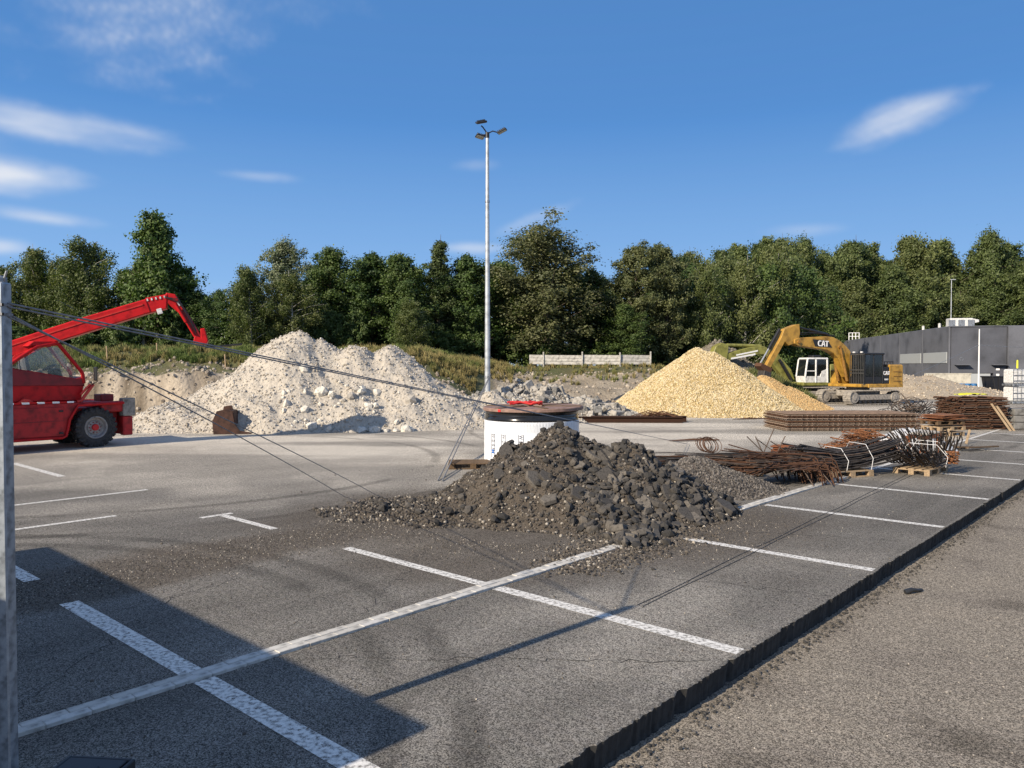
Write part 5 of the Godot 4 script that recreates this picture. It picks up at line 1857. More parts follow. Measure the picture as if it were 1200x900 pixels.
# crawler track with shoes, rollers, sprocket; local x forward, outer face at z1
func add_track(t: Node3D, zc: float, half: float, w: float, R: float, dusty: Material) -> void:
	var root := Node3D.new()
	root.name = "track"
	t.add_child(root, true)
	root.position = Vector3(0, 0, zc)
	var mb := MB.new()
	var peri := 4.0 * half + TAU * R
	var cnt := 44
	for k in cnt:
		var s := peri * k / cnt
		var p := Vector2.ZERO
		var an := 0.0
		if s < 2 * half:
			p = Vector2(-half + s, -R)
			an = 0.0
		elif s < 2 * half + PI * R:
			var q := (s - 2 * half) / R
			p = Vector2(half + sin(q) * R, -cos(q) * R)
			an = q
		elif s < 4 * half + PI * R:
			p = Vector2(half - (s - 2 * half - PI * R), R)
			an = PI
		else:
			var q := (s - 4 * half - PI * R) / R
			p = Vector2(-half - sin(q) * R, cos(q) * R)
			an = PI + q
		mb.box(Vector3(p.x, p.y + R + 0.05, 0), Vector3(peri / cnt - 0.015, 0.05, w), Basis(Vector3.BACK, an), 0.01)
		mb.box(Vector3(p.x, p.y + R + 0.05, 0) + Basis(Vector3.BACK, an) * Vector3(0.03, -0.035, 0), Vector3(0.03, 0.03, w), Basis(Vector3.BACK, an))
	part(root, "shoes", mb.mesh(), dusty)
	mb = MB.new()
	mb.box(Vector3(0, R + 0.05, 0), Vector3(2 * half, R * 0.9, w * 0.55), Basis.IDENTITY, 0.05)
	part(root, "track_frame", mb.mesh(), dusty)
	for x in [-half, half]:
		mb = MB.new()
		mb.cyl(Vector3(x, R + 0.05, -w * 0.4), Vector3(x, R + 0.05, w * 0.4), R * 0.82, R * 0.82, 18)
		mb.cyl(Vector3(x, R + 0.05, -w * 0.45), Vector3(x, R + 0.05, w * 0.45), R * 0.4, R * 0.4, 14)
		part(root, "sprocket" if x < 0 else "idler", mb.mesh(), dusty)
	for k in 7:
		mb = MB.new()
		var x := lerpf(-half * 0.72, half * 0.72, k / 6.0)
		mb.cyl(Vector3(x, 0.2, -w * 0.4), Vector3(x, 0.2, w * 0.4), 0.11, 0.11, 12)
		part(root, "roller", mb.mesh(), M.black)

func make_excavator() -> void:
	# local: x forward, -z is the left side, which faces the camera
	var t := thing("excavator", "orange yellow crawler excavator with black caged cab and gooseneck boom", "excavator", Vector3(22.4, 0, -50.0), heading(-113.0))
	for s in [-1.0, 1.0]:
		add_track(t, s * 1.15, 1.75, 0.6, 0.42, M.dusty_steel)
	var mb := MB.new()
	mb.box(Vector3(0, 0.7, 0), Vector3(2.0, 0.4, 1.8), Basis.IDENTITY, 0.06)
	mb.cyl(Vector3(0, 0.85, 0), Vector3(0, 1.12, 0), 0.7, 0.7, 20)
	part(t, "carbody", mb.mesh(), M.dusty_steel)
	mb = MB.new()
	mb.box(Vector3(-0.6, 1.22, 0), Vector3(3.6, 0.2, 2.7), Basis.IDENTITY, 0.03)
	mb.box(Vector3(-0.9, 1.2, -1.32), Vector3(3.0, 0.22, 0.16), Basis.IDENTITY, 0.02)
	part(t, "deck", mb.mesh(), M.yellow)
	# counterweight
	mb = MB.new()
	mb.xf = Transform3D(Basis(Vector3.RIGHT, PI / 2), Vector3(0, 1.15, 0))
	mb.prism(P2([[-1.28, -1.36], [-2.4, -1.34], [-2.66, -1.15], [-2.76, -0.5], [-2.76, 0.5], [-2.66, 1.15], [-2.4, 1.34], [-1.28, 1.36]]), 0.0, -1.4, 0.08)
	var cw := part(t, "counterweight", mb.mesh(), M.yellow)
	for y in [1.5, 1.8, 2.1]:
		mb = MB.new()
		mb.box(Vector3(-1.9, y, -1.365), Vector3(0.7, 0.04, 0.03), Basis.IDENTITY, 0.008)
		part(cw, "groove_plate", mb.mesh(), M.dark_yellow)
	# engine housing
	mb = MB.new()
	mb.box(Vector3(-1.0, 1.85, 0), Vector3(0.55, 1.1, 2.64), Basis.IDENTITY, 0.04)
	var hs := part(t, "engine_housing", mb.mesh(), M.black)
	mb = MB.new()
	mb.box(Vector3(-1.3, 2.5, 0.1), Vector3(1.1, 0.12, 2.3), Basis.IDENTITY, 0.02)
	part(hs, "hood", mb.mesh(), M.black)
	mb = MB.new()
	for x in [-1.7, -1.45, -1.2, -0.95]:
		mb.cyl(Vector3(x, 2.4, -1.2), Vector3(x, 2.72, -1.2), 0.025, 0.025, 6)
	mb.cyl(Vector3(-1.72, 2.72, -1.2), Vector3(-0.93, 2.72, -1.2), 0.03, 0.03, 6)
	part(hs, "handrail", mb.mesh(), M.black)
	mb = MB.new()
	mb.box(Vector3(-1.3, 2.55, 0.7), Vector3(0.3, 0.35, 0.3), Basis.IDENTITY, 0.03)
	part(hs, "exhaust", mb.mesh(), M.black)
	var side := Transform3D(Basis(Vector3.UP, PI), Vector3(-1.0, 2.0, -1.335))
	part(hs, "lettering", text_mesh("CAT", 0.23, 0.02), M.white, side)
	mb = MB.new()
	mb.prism(P2([[-1.09, 1.86], [-0.91, 1.86], [-1.0, 1.98]]), -1.32, -1.332)
	part(hs, "yellow_triangle", mb.mesh(), M.yellow)
	mb = MB.new()
	mb.box(Vector3(-1.0, 1.6, -1.33), Vector3(0.3, 0.1, 0.02))
	part(hs, "pale_sticker", mb.mesh(), M.plastic)
	# operator cab
	var cab := Node3D.new()
	cab.name = "cab"
	t.add_child(cab, true)
	for p in [[0.85, -1.3], [0.85, -0.35], [-0.68, -1.3], [-0.68, -0.35], [0.1, -1.3]]:
		mb = MB.new()
		mb.box(Vector3(p[0], 2.25, p[1]), Vector3(0.09, 1.95, 0.09), Basis.IDENTITY, 0.015)
		part(cab, "pillar", mb.mesh(), M.black)
	mb = MB.new()
	mb.box(Vector3(0.1, 3.22, -0.82), Vector3(1.75, 0.12, 1.15), Basis.IDENTITY, 0.03)
	part(cab, "roof", mb.mesh(), M.black)
	mb = MB.new()
	mb.box(Vector3(0.08, 1.55, -0.82), Vector3(1.5, 0.5, 0.98), Basis.IDENTITY, 0.03)
	part(cab, "lower_shell", mb.mesh(), M.black)
	mb = MB.new()
	mb.box(Vector3(-0.7, 2.4, -0.82), Vector3(0.05, 1.6, 0.9), Basis.IDENTITY, 0.01)
	mb.box(Vector3(-0.3, 2.2, -0.82), Vector3(0.14, 0.9, 0.5), Basis.IDENTITY, 0.05)
	mb.box(Vector3(0.0, 1.85, -0.82), Vector3(0.55, 0.15, 0.5), Basis.IDENTITY, 0.05)
	part(cab, "seat", mb.mesh(), M.seat_grey)
	for q in [[0.475, 0.66], [-0.29, 0.69]]:
		mb = MB.new()
		mb.box(Vector3(q[0], 2.48, -1.31), Vector3(q[1], 1.36, 0.012))
		part(cab, "side_window", mb.mesh(), M.dark_glass)
	mb = MB.new()
	mb.box(Vector3(0.86, 2.48, -0.82), Vector3(0.012, 1.36, 0.86))
	part(cab, "windscreen", mb.mesh(), M.dark_glass)
	mb = MB.new()
	mb.box(Vector3(-0.1, 2.05, -1.35), Vector3(0.16, 0.05, 0.05), Basis.IDENTITY, 0.01)
	part(cab, "door_handle", mb.mesh(), M.black)
	# guard of bars in front of the cab
	var gd := Node3D.new()
	gd.name = "front_guard"
	t.add_child(gd, true)
	for k in 9:
		mb = MB.new()
		mb.cyl(Vector3(0.98, 1.3, -1.36 + k * 0.135), Vector3(0.98, 3.2, -1.36 + k * 0.135), 0.022, 0.022, 6)
		part(gd, "guard_bar", mb.mesh(), M.dusty_black)
	for y in [1.32, 2.0, 2.2, 3.18]:
		mb = MB.new()
		mb.box(Vector3(0.98, y, -0.82), Vector3(0.05, 0.07, 1.14), Basis.IDENTITY, 0.01)
		part(gd, "guard_rail", mb.mesh(), M.dusty_black)
	mb = MB.new()
	mb.box(Vector3(0.9, 3.32, -1.1), Vector3(0.12, 0.1, 0.16), Basis.IDENTITY, 0.02)
	mb.box(Vector3(0.9, 3.32, -0.5), Vector3(0.12, 0.1, 0.16), Basis.IDENTITY, 0.02)
	part(t, "work_lamp", mb.mesh(), M.plastic)
	# right side tank box
	mb = MB.new()
	mb.box(Vector3(0.2, 1.75, 0.95), Vector3(1.7, 0.9, 0.75), Basis.IDENTITY, 0.05)
	part(t, "tank", mb.mesh(), M.yellow)
	# boom
	var boom := Node3D.new()
	boom.name = "boom"
	t.add_child(boom, true)
	mb = MB.new()
	mb.prism(P2([[0.55, 2.05], [0.75, 1.7], [1.05, 1.75], [1.35, 2.2], [1.8, 2.95], [2.15, 3.25], [2.69, 3.45], [3.6, 3.55], [5.06, 3.7], [5.4, 3.85], [5.4, 4.1], [5.07, 4.2], [2.82, 4.33], [2.2, 4.27], [1.67, 4.08], [1.15, 3.75], [0.79, 3.43], [0.55, 2.9]]), -0.1, 0.42, 0.03)
	part(boom, "boom_box", mb.mesh(), M.yellow)
	mb = MB.new()
	mb.prism(P2([[2.35, 3.62], [3.75, 3.68], [3.95, 4.12], [3.1, 4.1], [2.65, 4.0]]), -0.1, -0.115)
	part(boom, "black_badge", mb.mesh(), M.black)
	part(boom, "lettering", text_mesh("CAT", 0.36, 0.02), M.white, Transform3D(Basis(Vector3.UP, PI) * Basis(Vector3.BACK, -0.03), Vector3(3.1, 3.86, -0.125)))
	for x in [1.75, 5.1]:
		mb = MB.new()
		mb.cyl(Vector3(x, 3.95 - (0.3 if x < 2 else 0.0), -0.2), Vector3(x, 3.95 - (0.3 if x < 2 else 0.0), 0.52), 0.1, 0.1, 12)
		part(boom, "pin", mb.mesh(), M.dark_yellow)
	for z in [-0.2, 0.52]:
		mb = MB.new()
		mb.cyl(Vector3(1.15, 1.5, z), Vector3(1.5, 2.8, z), 0.1, 0.1, 12)
		mb.cyl(Vector3(1.5, 2.8, z), Vector3(1.72, 3.62, z), 0.055, 0.055, 10)
		part(boom, "lift_cylinder", mb.mesh(), M.dark_yellow)
	mb = MB.new()
	mb.cyl(Vector3(2.5, 4.45, 0.16), Vector3(4.0, 4.72, 0.16), 0.1, 0.1, 12)
	mb.cyl(Vector3(4.0, 4.72, 0.16), Vector3(5.0, 4.9, 0.16), 0.055, 0.055, 10)
	part(boom, "stick_cylinder", mb.mesh(), M.black)
	mb = MB.new()
	mb.tube([Vector3(2.0, 4.35, -0.02), Vector3(3.0, 4.5, 0.0), Vector3(4.2, 4.55, 0.0), Vector3(4.9, 4.5, 0.05), Vector3(5.3, 4.75, 0.1)], 0.03, 0.03, 6)
	mb.tube([Vector3(2.0, 4.35, 0.3), Vector3(3.2, 4.5, 0.32), Vector3(4.5, 4.42, 0.3), Vector3(5.2, 4.6, 0.25)], 0.03, 0.03, 6)
	part(boom, "hoses", mb.mesh(), M.black)
	# stick
	var stick := Node3D.new()
	stick.name = "stick"
	t.add_child(stick, true)
	mb = MB.new()
	mb.prism(P2([[4.95, 5.05], [5.25, 5.02], [6.15, 4.72], [6.4, 4.2], [7.66, 2.3], [7.36, 2.1], [6.08, 3.95], [5.78, 3.72], [5.3, 3.85], [4.98, 4.1], [4.9, 4.5]]), -0.04, 0.36, 0.03)
	part(stick, "stick_box", mb.mesh(), M.yellow)
	mb = MB.new()
	mb.cyl(Vector3(6.36, 4.72, 0.16), Vector3(7.2, 3.5, 0.16), 0.1, 0.1, 12)
	part(stick, "bucket_cylinder", mb.mesh(), M.black)
	mb = MB.new()
	mb.cyl(Vector3(7.2, 3.5, 0.16), Vector3(7.85, 2.58, 0.16), 0.06, 0.06, 10)
	part(stick, "piston_rod", mb.mesh(), M.steel)
	mb = MB.new()
	mb.prism(P2([[7.1, 2.3], [7.95, 2.65], [8.05, 2.45], [7.5, 1.95], [7.3, 1.95]]), -0.12, 0.44, 0.02)
	part(stick, "linkage", mb.mesh(), M.rust_rod)
	mb = MB.new()
	mb.prism(P2([[7.2, 2.05], [7.75, 2.2], [7.85, 1.75], [7.55, 1.5], [7.25, 1.6]]), -0.14, 0.46, 0.03)
	mb.cyl(Vector3(7.4, 1.68, -0.3), Vector3(7.4, 1.68, 0.6), 0.07, 0.07, 10)
	part(stick, "quick_coupler", mb.mesh(), M.rod)

func make_lime_excavator() -> void:
	var t := thing("lime_excavator", "lime green crawler excavator with white cab behind the orange one", "excavator", Vector3(21.0, 0, -55.0), heading(-105.0))
	for s in [-1.0, 1.0]:
		add_track(t, s * 1.2, 1.8, 0.6, 0.45, M.dusty_steel)
	var mb := MB.new()
	mb.cyl(Vector3(0, 0.7, 0), Vector3(0, 1.1, 0), 0.8, 0.8, 20)
	part(t, "carbody", mb.mesh(), M.black)
	mb = MB.new()
	mb.box(Vector3(-0.7, 1.2, 0), Vector3(3.9, 0.24, 2.7), Basis.IDENTITY, 0.03)
	part(t, "deck", mb.mesh(), M.lime)
	mb = MB.new()
	mb.box(Vector3(-1.9, 1.95, 0), Vector3(1.9, 1.25, 2.6), Basis.IDENTITY, 0.06)
	part(t, "engine_housing", mb.mesh(), M.lime)
	# cab
	var cab := Node3D.new()
	cab.name = "cab"
	t.add_child(cab, true)
	mb = MB.new()
	mb.prism(P2([[-0.75, 1.28], [1.1, 1.28], [1.15, 1.75], [-0.1, 1.75], [-0.2, 2.1], [-0.75, 2.3]]), -1.35, -0.3, 0.03)
	mb.box(Vector3(0.1, 2.95, -0.83), Vector3(1.7, 0.16, 1.1), Basis.IDENTITY, 0.06)
	part(cab, "shell", mb.mesh(), M.cab_white)
	for p in [[1.1, 1.7, 0.92, 2.9, -1.33], [1.1, 1.7, 0.92, 2.9, -0.34], [0.25, 1.3, 0.25, 2.9, -1.33], [-0.7, 1.3, -0.65, 2.9, -1.33], [-0.7, 1.3, -0.65, 2.9, -0.34]]:
		mb = MB.new()
		mb.cyl(Vector3(p[0], p[1], p[4]), Vector3(p[2], p[3], p[4]), 0.07, 0.07, 8)
		part(cab, "pillar", mb.mesh(), M.cab_white)
	mb = MB.new()
	mb.box(Vector3(0.6, 2.1, -1.34), Vector3(0.72, 0.08, 0.05), Basis.IDENTITY, 0.01)
	part(cab, "window_bar", mb.mesh(), M.cab_white)
	mb = MB.new()
	mb.box(Vector3(0.2, 2.3, -0.83), Vector3(1.5, 1.2, 0.94), Basis.IDENTITY, 0.04)
	part(cab, "interior", mb.mesh(), M.black)
	mb = MB.new()
	mb.box(Vector3(0.62, 2.3, -1.335), Vector3(0.7, 1.15, 0.012))
	mb.box(Vector3(-0.2, 2.4, -1.335), Vector3(0.75, 0.95, 0.012))
	part(cab, "side_window", mb.mesh(), M.dark_glass)
	mb = MB.new()
	mb.quadh(Vector3(1.12, 1.72, -1.3), Vector3(1.12, 1.72, -0.36), Vector3(0.94, 2.88, -0.36), Vector3(0.94, 2.88, -1.3), Vector3(1, 0, 0))
	part(cab, "windscreen", mb.mesh(), M.dark_glass)
	mb = MB.new()
	mb.box(Vector3(0.0, 3.12, -0.83), Vector3(0.7, 0.18, 0.6), Basis.IDENTITY, 0.05)
	part(cab, "roof_fan", mb.mesh(), M.black)
	# boom, stick, cylinder, bucket
	mb = MB.new()
	mb.prism(P2([[0.9, 1.5], [1.5, 1.2], [2.6, 2.5], [3.3, 3.25], [4.6, 3.2], [6.5, 2.75], [6.6, 3.2], [4.6, 3.75], [3.4, 3.85], [2.3, 3.3], [1.2, 2.2]]), 0.1, 0.6, 0.03)
	var bm := part(t, "boom", mb.mesh(), M.lime)
	mb = MB.new()
	for r in [[3.9, 5.6, 3.47, 0.1], [4.1, 6.0, 3.22, 0.12]]:
		mb.prism(P2([[r[0], r[2]], [r[1], r[2] - 0.32], [r[1], r[2] - 0.32 + r[3]], [r[0], r[2] + r[3]]]), 0.1, 0.085)
	part(bm, "white_lettering", mb.mesh(), M.white)
	mb = MB.new()
	mb.cyl(Vector3(3.5, 3.85, 0.35), Vector3(6.2, 3.9, 0.35), 0.12, 0.12, 12)
	part(t, "stick_cylinder", mb.mesh(), M.lime)
	mb = MB.new()
	mb.prism(P2([[6.3, 2.8], [6.2, 3.9], [6.7, 4.05], [7.2, 3.8], [7.5, 3.1], [7.3, 2.3], [6.8, 1.9]]), 0.05, 0.65, 0.04)
	part(t, "stick", mb.mesh(), M.lime)
	mb = MB.new()
	mb.cyl(Vector3(1.3, 1.4, -0.05), Vector3(2.3, 2.9, -0.05), 0.1, 0.1, 12)
	mb.cyl(Vector3(1.3, 1.4, 0.75), Vector3(2.3, 2.9, 0.75), 0.1, 0.1, 12)
	part(t, "lift_cylinder", mb.mesh(), M.black)
	mb = MB.new()
	mb.prism(P2([[6.8, 2.0], [7.3, 2.4], [7.6, 1.6], [7.2, 0.6], [6.4, 0.5], [6.3, 0.9], [6.7, 1.3]]), -0.2, 0.9, 0.03)
	part(t, "bucket", mb.mesh(), M.rust_rod)

# ---------------------------------------------------------------- reel, pallets, steel
func make_reel() -> void:
	var R := 1.21
	var t := thing("cable_reel", "large white wrapped reel lying flat with a rusty flange on top", "reel", Vector3(0.5, 0, -19.75))
	var mb := MB.new()
	mb.lathe([Vector2(0, 0.0), Vector2(R - 0.03, 0.0), Vector2(R - 0.03, 0.06), Vector2(R - 0.06, 0.08), Vector2(R - 0.06, 1.28), Vector2(0, 1.28)], 64)
	part(t, "core", mb.mesh(), M.film)
	# upright plastic slats wrapped round the reel
	var cnt := 96
	var tone := [1.0, 0.985, 0.97]
	var sm: Array[ArrayMesh] = []
	var wd := TAU * R / cnt
	for k in 3:
		mb = MB.new()
		mb.col = grey(tone[k])
		mb.box(Vector3(0, 0.57, 0), Vector3(wd + 0.001, 1.1, 0.03), Basis.IDENTITY, 0.006)
		sm.append(mb.mesh())
	rng.seed = 800
	for i in cnt:
		var a := TAU * i / cnt
		part(t, "slat", sm[rng.randi() % 3], M.white_wrap, Transform3D(Basis(Vector3.UP, a), Vector3(sin(a), 0, cos(a)) * (R - 0.015)))
	mb = MB.new()
	var prof: Array = []
	rng.seed = 801
	for k in 9:
		prof.append(Vector2(R - 0.015 + rng.randf_range(-0.015, 0.015), 1.1 + k * 0.03))
	mb.lathe(prof, 72)
	part(t, "black_film", mb.mesh(), M.film)
	mb = MB.new()
	mb.lathe([Vector2(0, 1.37), Vector2(R + 0.05, 1.37), Vector2(R + 0.07, 1.385), Vector2(R + 0.07, 1.445), Vector2(R + 0.05, 1.46), Vector2(0.4, 1.46), Vector2(0.38, 1.43), Vector2(0, 1.43)], 72)
	var fl := part(t, "flange", mb.mesh(), M.flange, Transform3D(Basis(Vector3.BACK, 0.012) * Basis(Vector3.RIGHT, 0.01), Vector3(0.06, 0.0, 0.0)))
	for k in 6:
		mb = MB.new()
		var a := TAU * k / 6.0 + 0.3
		mb.box(Vector3(cos(a) * 0.75, 1.468, sin(a) * 0.75), Vector3(1.0, 0.018, 0.12), Basis(Vector3.UP, -a), 0.004)
		part(fl, "flange_board", mb.mesh(), M.old_wood)
	mb = MB.new()
	mb.box(Vector3(-0.85, 1.415, 0.955), Vector3(0.09, 0.06, 0.02), Basis(Vector3.UP, -0.73))
	part(fl, "red_mark", mb.mesh(), M.strap_red)
	# printed strips: two lines, letters reading downwards, a bow tie mark
	for a in [-0.92, -0.62, -0.24]:
		var strip := Node3D.new()
		strip.name = "printed_strip"
		t.add_child(strip, true)
		strip.transform = Transform3D(Basis(Vector3.UP, a), Vector3(sin(a), 0, cos(a)) * (R + 0.004))
		for x in [-0.065, 0.065]:
			mb = MB.new()
			mb.box(Vector3(x, 0.52, 0), Vector3(0.012, 0.6, 0.006))
			part(strip, "line", mb.mesh(), M.ink)
		part(strip, "lettering", text_mesh("W D S N", 0.085, 0.004, false), M.ink, Transform3D(Basis(Vector3.BACK, -PI / 2), Vector3(0.0, 0.6, 0.003)))
		mb = MB.new()
		mb.prism(P2([[-0.06, 0.42], [0.06, 0.42], [0.02, 0.375], [0.06, 0.33], [-0.06, 0.33], [-0.02, 0.375]]), 0.0, 0.006)
		part(strip, "bow_tie_mark", mb.mesh(), M.blue_ink)
	# slings left on top
	t = thing("lifting_sling", "crumpled red lifting sling on top of the white reel", "sling", Vector3(0.35, 1.475, -19.5))
	rng.seed = 805
	for k in 3:
		mb = MB.new()
		var pts: Array = []
		for i in 9:
			pts.append(Vector3(-0.42 + i * 0.105 + rng.randf_range(-0.04, 0.04), 0.035 + absf(sin(i * 0.9 + k)) * 0.07, (k - 1) * 0.14 + rng.randf_range(-0.08, 0.08)))
		mb.tube(pts, 0.028, 0.028, 6)
		part(t, "strap", mb.mesh(), M.strap_red)

var pallet_parts := {}
func add_pallet(parent: Node3D, xf: Transform3D, m: Material) -> void:
	if pallet_parts.is_empty():
		var mb := MB.new()
		mb.box(Vector3.ZERO, Vector3(1.2, 0.022, 0.12), Basis.IDENTITY, 0.003)
		pallet_parts.long = mb.mesh()
		mb = MB.new()
		mb.box(Vector3.ZERO, Vector3(0.145, 0.022, 0.8), Basis.IDENTITY, 0.003)
		pallet_parts.cross = mb.mesh()
		mb = MB.new()
		mb.box(Vector3.ZERO, Vector3(0.145, 0.078, 0.12), Basis.IDENTITY, 0.004)
		pallet_parts.block = mb.mesh()
	for k in 5:
		part(parent, "top_board", pallet_parts.long, m, xf * Transform3D(Basis.IDENTITY, Vector3(0, 0.133, -0.34 + k * 0.17)))
	for x in [-0.527, 0.0, 0.527]:
		part(parent, "stringer_board", pallet_parts.cross, m, xf * Transform3D(Basis.IDENTITY, Vector3(x, 0.1105, 0)))
		for z in [-0.34, 0.0, 0.34]:
			part(parent, "block", pallet_parts.block, m, xf * Transform3D(Basis.IDENTITY, Vector3(x, 0.06, z)))
	for z in [-0.34, 0.0, 0.34]:
		part(parent, "bottom_board", pallet_parts.long, m, xf * Transform3D(Basis.IDENTITY, Vector3(0, 0.0105, z)))

func pallet(label: String, at: Vector3, turn: float, m: Material) -> void:
	var t := thing("wooden_pallet", label, "pallet", at, turn)
	add_pallet(t, Transform3D.IDENTITY, m)

# a bar bent through the given points
func bar_mesh(pts: Array, r: float) -> ArrayMesh:
	var mb := MB.new()
	mb.tube(pts, r, r, 5)
	return mb.mesh()

func arc(x0: float, x1: float, sag: float, n := 9) -> Array:
	var o: Array = []
	for i in n:
		var u := i / float(n - 1)
		o.append(Vector3(lerpf(x0, x1, u), sag * 4.0 * u * (1.0 - u), 0))
	return o

func white_strap(t: Node3D, x: float, w: float, h: float) -> void:
	var mb := MB.new()
	mb.tube([Vector3(x, 0.02, w * 0.5 + 0.05), Vector3(x + 0.02, h * 0.5, w * 0.55 + 0.04), Vector3(x - 0.02, h + 0.02, w * 0.35), Vector3(x - 0.05, h + 0.03, -w * 0.3), Vector3(x - 0.02, h * 0.6, -w * 0.55)], 0.006, 0.006, 5)
	part(t, "white_strap", mb.mesh(), M.white)

func make_steel() -> void:
	rng.seed = 820
	pallet("weathered wooden pallet lying beside the white reel", Vector3(-0.95, 0, -18.9), 0.05, M.old_wood)
	pallet("pallet sticking out under the slack dark bars beside the grit heap", Vector3(4.95, 0, -17.4), 0.5, M.wood)
	pallet("pallet under the thick strapped bundle of black bars", Vector3(7.45, 0, -17.5), 0.36, M.wood)
	pallet("pallet under the fanned bundle of bent bars", Vector3(9.55, 0, -18.0), 0.75, M.wood)
	# long black bars beside the grit heap
	var t := thing("bar_bundle", "slack bundle of long dark bars behind the grit heap", "rebar bundle", Vector3(5.0, 0.145, -18.3), 0.12)
	var kinds: Array[ArrayMesh] = []
	for k in 4:
		kinds.append(bar_mesh(arc(-1.7 + 0.1 * k, 1.5 + 0.08 * k, -0.03 + 0.03 * k), 0.012))
	for i in 110:
		var y := 0.02 + absf(rng.randfn(0, 0.1))
		part(t, "bar", kinds[i % 4], M.rod if i % 5 > 0 else M.rust_rod, Transform3D(Basis.from_euler(Vector3(rng.randf() * 0.4, rng.randfn(0, 0.05), rng.randfn(0, 0.025))), Vector3(rng.randf_range(-0.5, 0.4), y, rng.randfn(0, 0.24))))
	white_strap(t, 0.8, 0.6, 0.26)
	t = thing("bar_bundle", "short tied bundle of black bars with rusty ends beside the dark heap", "rebar bundle", Vector3(3.9, 0.1, -17.0), 0.25)
	kinds = [bar_mesh([Vector3(-0.5, 0, 0), Vector3(0.5, 0, 0)], 0.014)]
	for i in 40:
		part(t, "bar", kinds[0], M.rod, Transform3D(Basis.from_euler(Vector3(0, rng.randfn(0, 0.02), 0)), Vector3(rng.randf_range(-0.04, 0.04), 0.05 + rng.randf() * 0.3, rng.randf_range(-0.2, 0.2))))
	for i in 30:
		part(t, "bar_end", bar_end_mesh(), M.orange_rust, Transform3D(Basis.IDENTITY, Vector3(0.52, 0.06 + (i % 5) * 0.06, -0.18 + (i / 5) * 0.07)))
	# coil of wire on the bars
	t = thing("wire_coil", "small round coil of brown wire behind the slack dark bars", "wire coil", Vector3(5.3, 0.14, -20.6), 0.6)
	for i in 12:
		var ring: Array = []
		var rr := 0.26 + rng.randf_range(-0.03, 0.03)
		for k in 21:
			ring.append(Vector3(cos(TAU * k / 20.0) * rr, 0.25 + sin(TAU * k / 20.0) * rr * 0.8, 0))
		part(t, "loop", bar_mesh(ring, 0.008), M.rust_rod, Transform3D(Basis.from_euler(Vector3(-0.5 + rng.randfn(0, 0.1), rng.randfn(0, 0.1), 0)), Vector3(0, 0, -0.15 + i * 0.03)))
	# tangled rusty bars with hooked ends
	t = thing("hooked_bar_bundle", "tangled rusty brown bars with hooks bent down to the kerb line", "rebar bundle", Vector3(5.9, 0.0, -16.4), 0.3)
	kinds = []
	for k in 5:
		var hk := 0.28 + 0.06 * k
		kinds.append(bar_mesh([Vector3(-1.0 - 0.1 * k, 0.05 * k - 0.06, 0), Vector3(-0.4, 0.06, 0.0), Vector3(0.2, 0.04, 0), Vector3(0.62, 0.0, 0.02), Vector3(0.7, -0.06, 0.03), Vector3(0.72 + 0.03 * k, -hk, 0.05)], 0.012))
	for i in 140:
		var y := 0.26 + absf(rng.randfn(0, 0.13))
		part(t, "bar", kinds[rng.randi() % 5], M.rust_rod if i % 3 > 0 else M.old_rod, Transform3D(Basis.from_euler(Vector3(rng.randfn(0, 0.3), rng.randfn(0.1, 0.2), rng.randfn(0, 0.06))), Vector3(rng.randfn(-0.1, 0.3), y, rng.randfn(0, 0.26))))
	for i in 6:
		var x := rng.randf_range(-0.7, 0.3)
		part(t, "upright_bar", bar_mesh([Vector3(0, 0, 0), Vector3(rng.randf_range(-0.1, 0.1), 0.45, 0), Vector3(rng.randfn(-0.15, 0.2), rng.randf_range(0.7, 1.0), rng.randfn(0, 0.1))], 0.012), M.old_rod, Transform3D(Basis.IDENTITY, Vector3(x, 0.15, -0.4 + rng.randfn(0, 0.12))))
	# heavy strapped bundle on a pallet
	t = thing("bar_bundle", "thick sagging bundle of black bars strapped in white on a pallet", "rebar bundle", Vector3(7.5, 0.145, -17.55), 0.27)
	kinds = []
	for k in 4:
		kinds.append(bar_mesh([Vector3(-1.35, 0.2 - 0.02 * k, 0.12), Vector3(-0.9, 0.12, 0.04), Vector3(-0.3, 0.02, 0), Vector3(0.4, 0.05 + 0.01 * k, 0), Vector3(1.0, 0.17, -0.04), Vector3(1.45, 0.24 + 0.02 * k, -0.1)], 0.014))
	for i in 91:
		var lay := i / 13
		part(t, "bar", kinds[rng.randi() % 4], M.rod if i % 7 > 0 else M.old_rod, Transform3D(Basis.from_euler(Vector3(0, rng.randfn(0, 0.04), rng.randfn(0, 0.02))), Vector3(rng.randfn(0, 0.09), 0.015 + lay * 0.062, -0.36 + (i % 13) * 0.06 + rng.randfn(0, 0.012))))
	white_strap(t, -0.2, 0.78, 0.47)
	white_strap(t, 0.45, 0.78, 0.55)
	# fanned stirrups
	t = thing("stirrup_bundle", "fanned bundle of bent black bars tied with white straps on a tilted pallet", "rebar bundle", Vector3(9.5, 0.145, -17.9), 0.75)
	kinds = []
	for k in 3:
		var w := 0.52 + 0.05 * k
		kinds.append(bar_mesh([Vector3(-w * 1.3, 0.34, 0), Vector3(-w * 0.3, 0.02, 0), Vector3(w * 0.9, 0.0, 0), Vector3(w, 0.08, 0), Vector3(w * 0.8, 0.5, 0.02), Vector3(w * 0.55, 0.62, 0.03)], 0.013))
	for i in 72:
		var u := i / 71.0
		part(t, "bar", kinds[rng.randi() % 3], M.rod if i % 4 > 0 else M.old_rod, Transform3D(Basis.from_euler(Vector3(-0.5 + u * 0.9 + rng.randfn(0, 0.05), rng.randfn(0.0, 0.08), rng.randfn(0.05, 0.05))), Vector3(rng.randfn(0, 0.05), 0.04 + (i % 6) * 0.045, -0.62 + u * 1.1)))
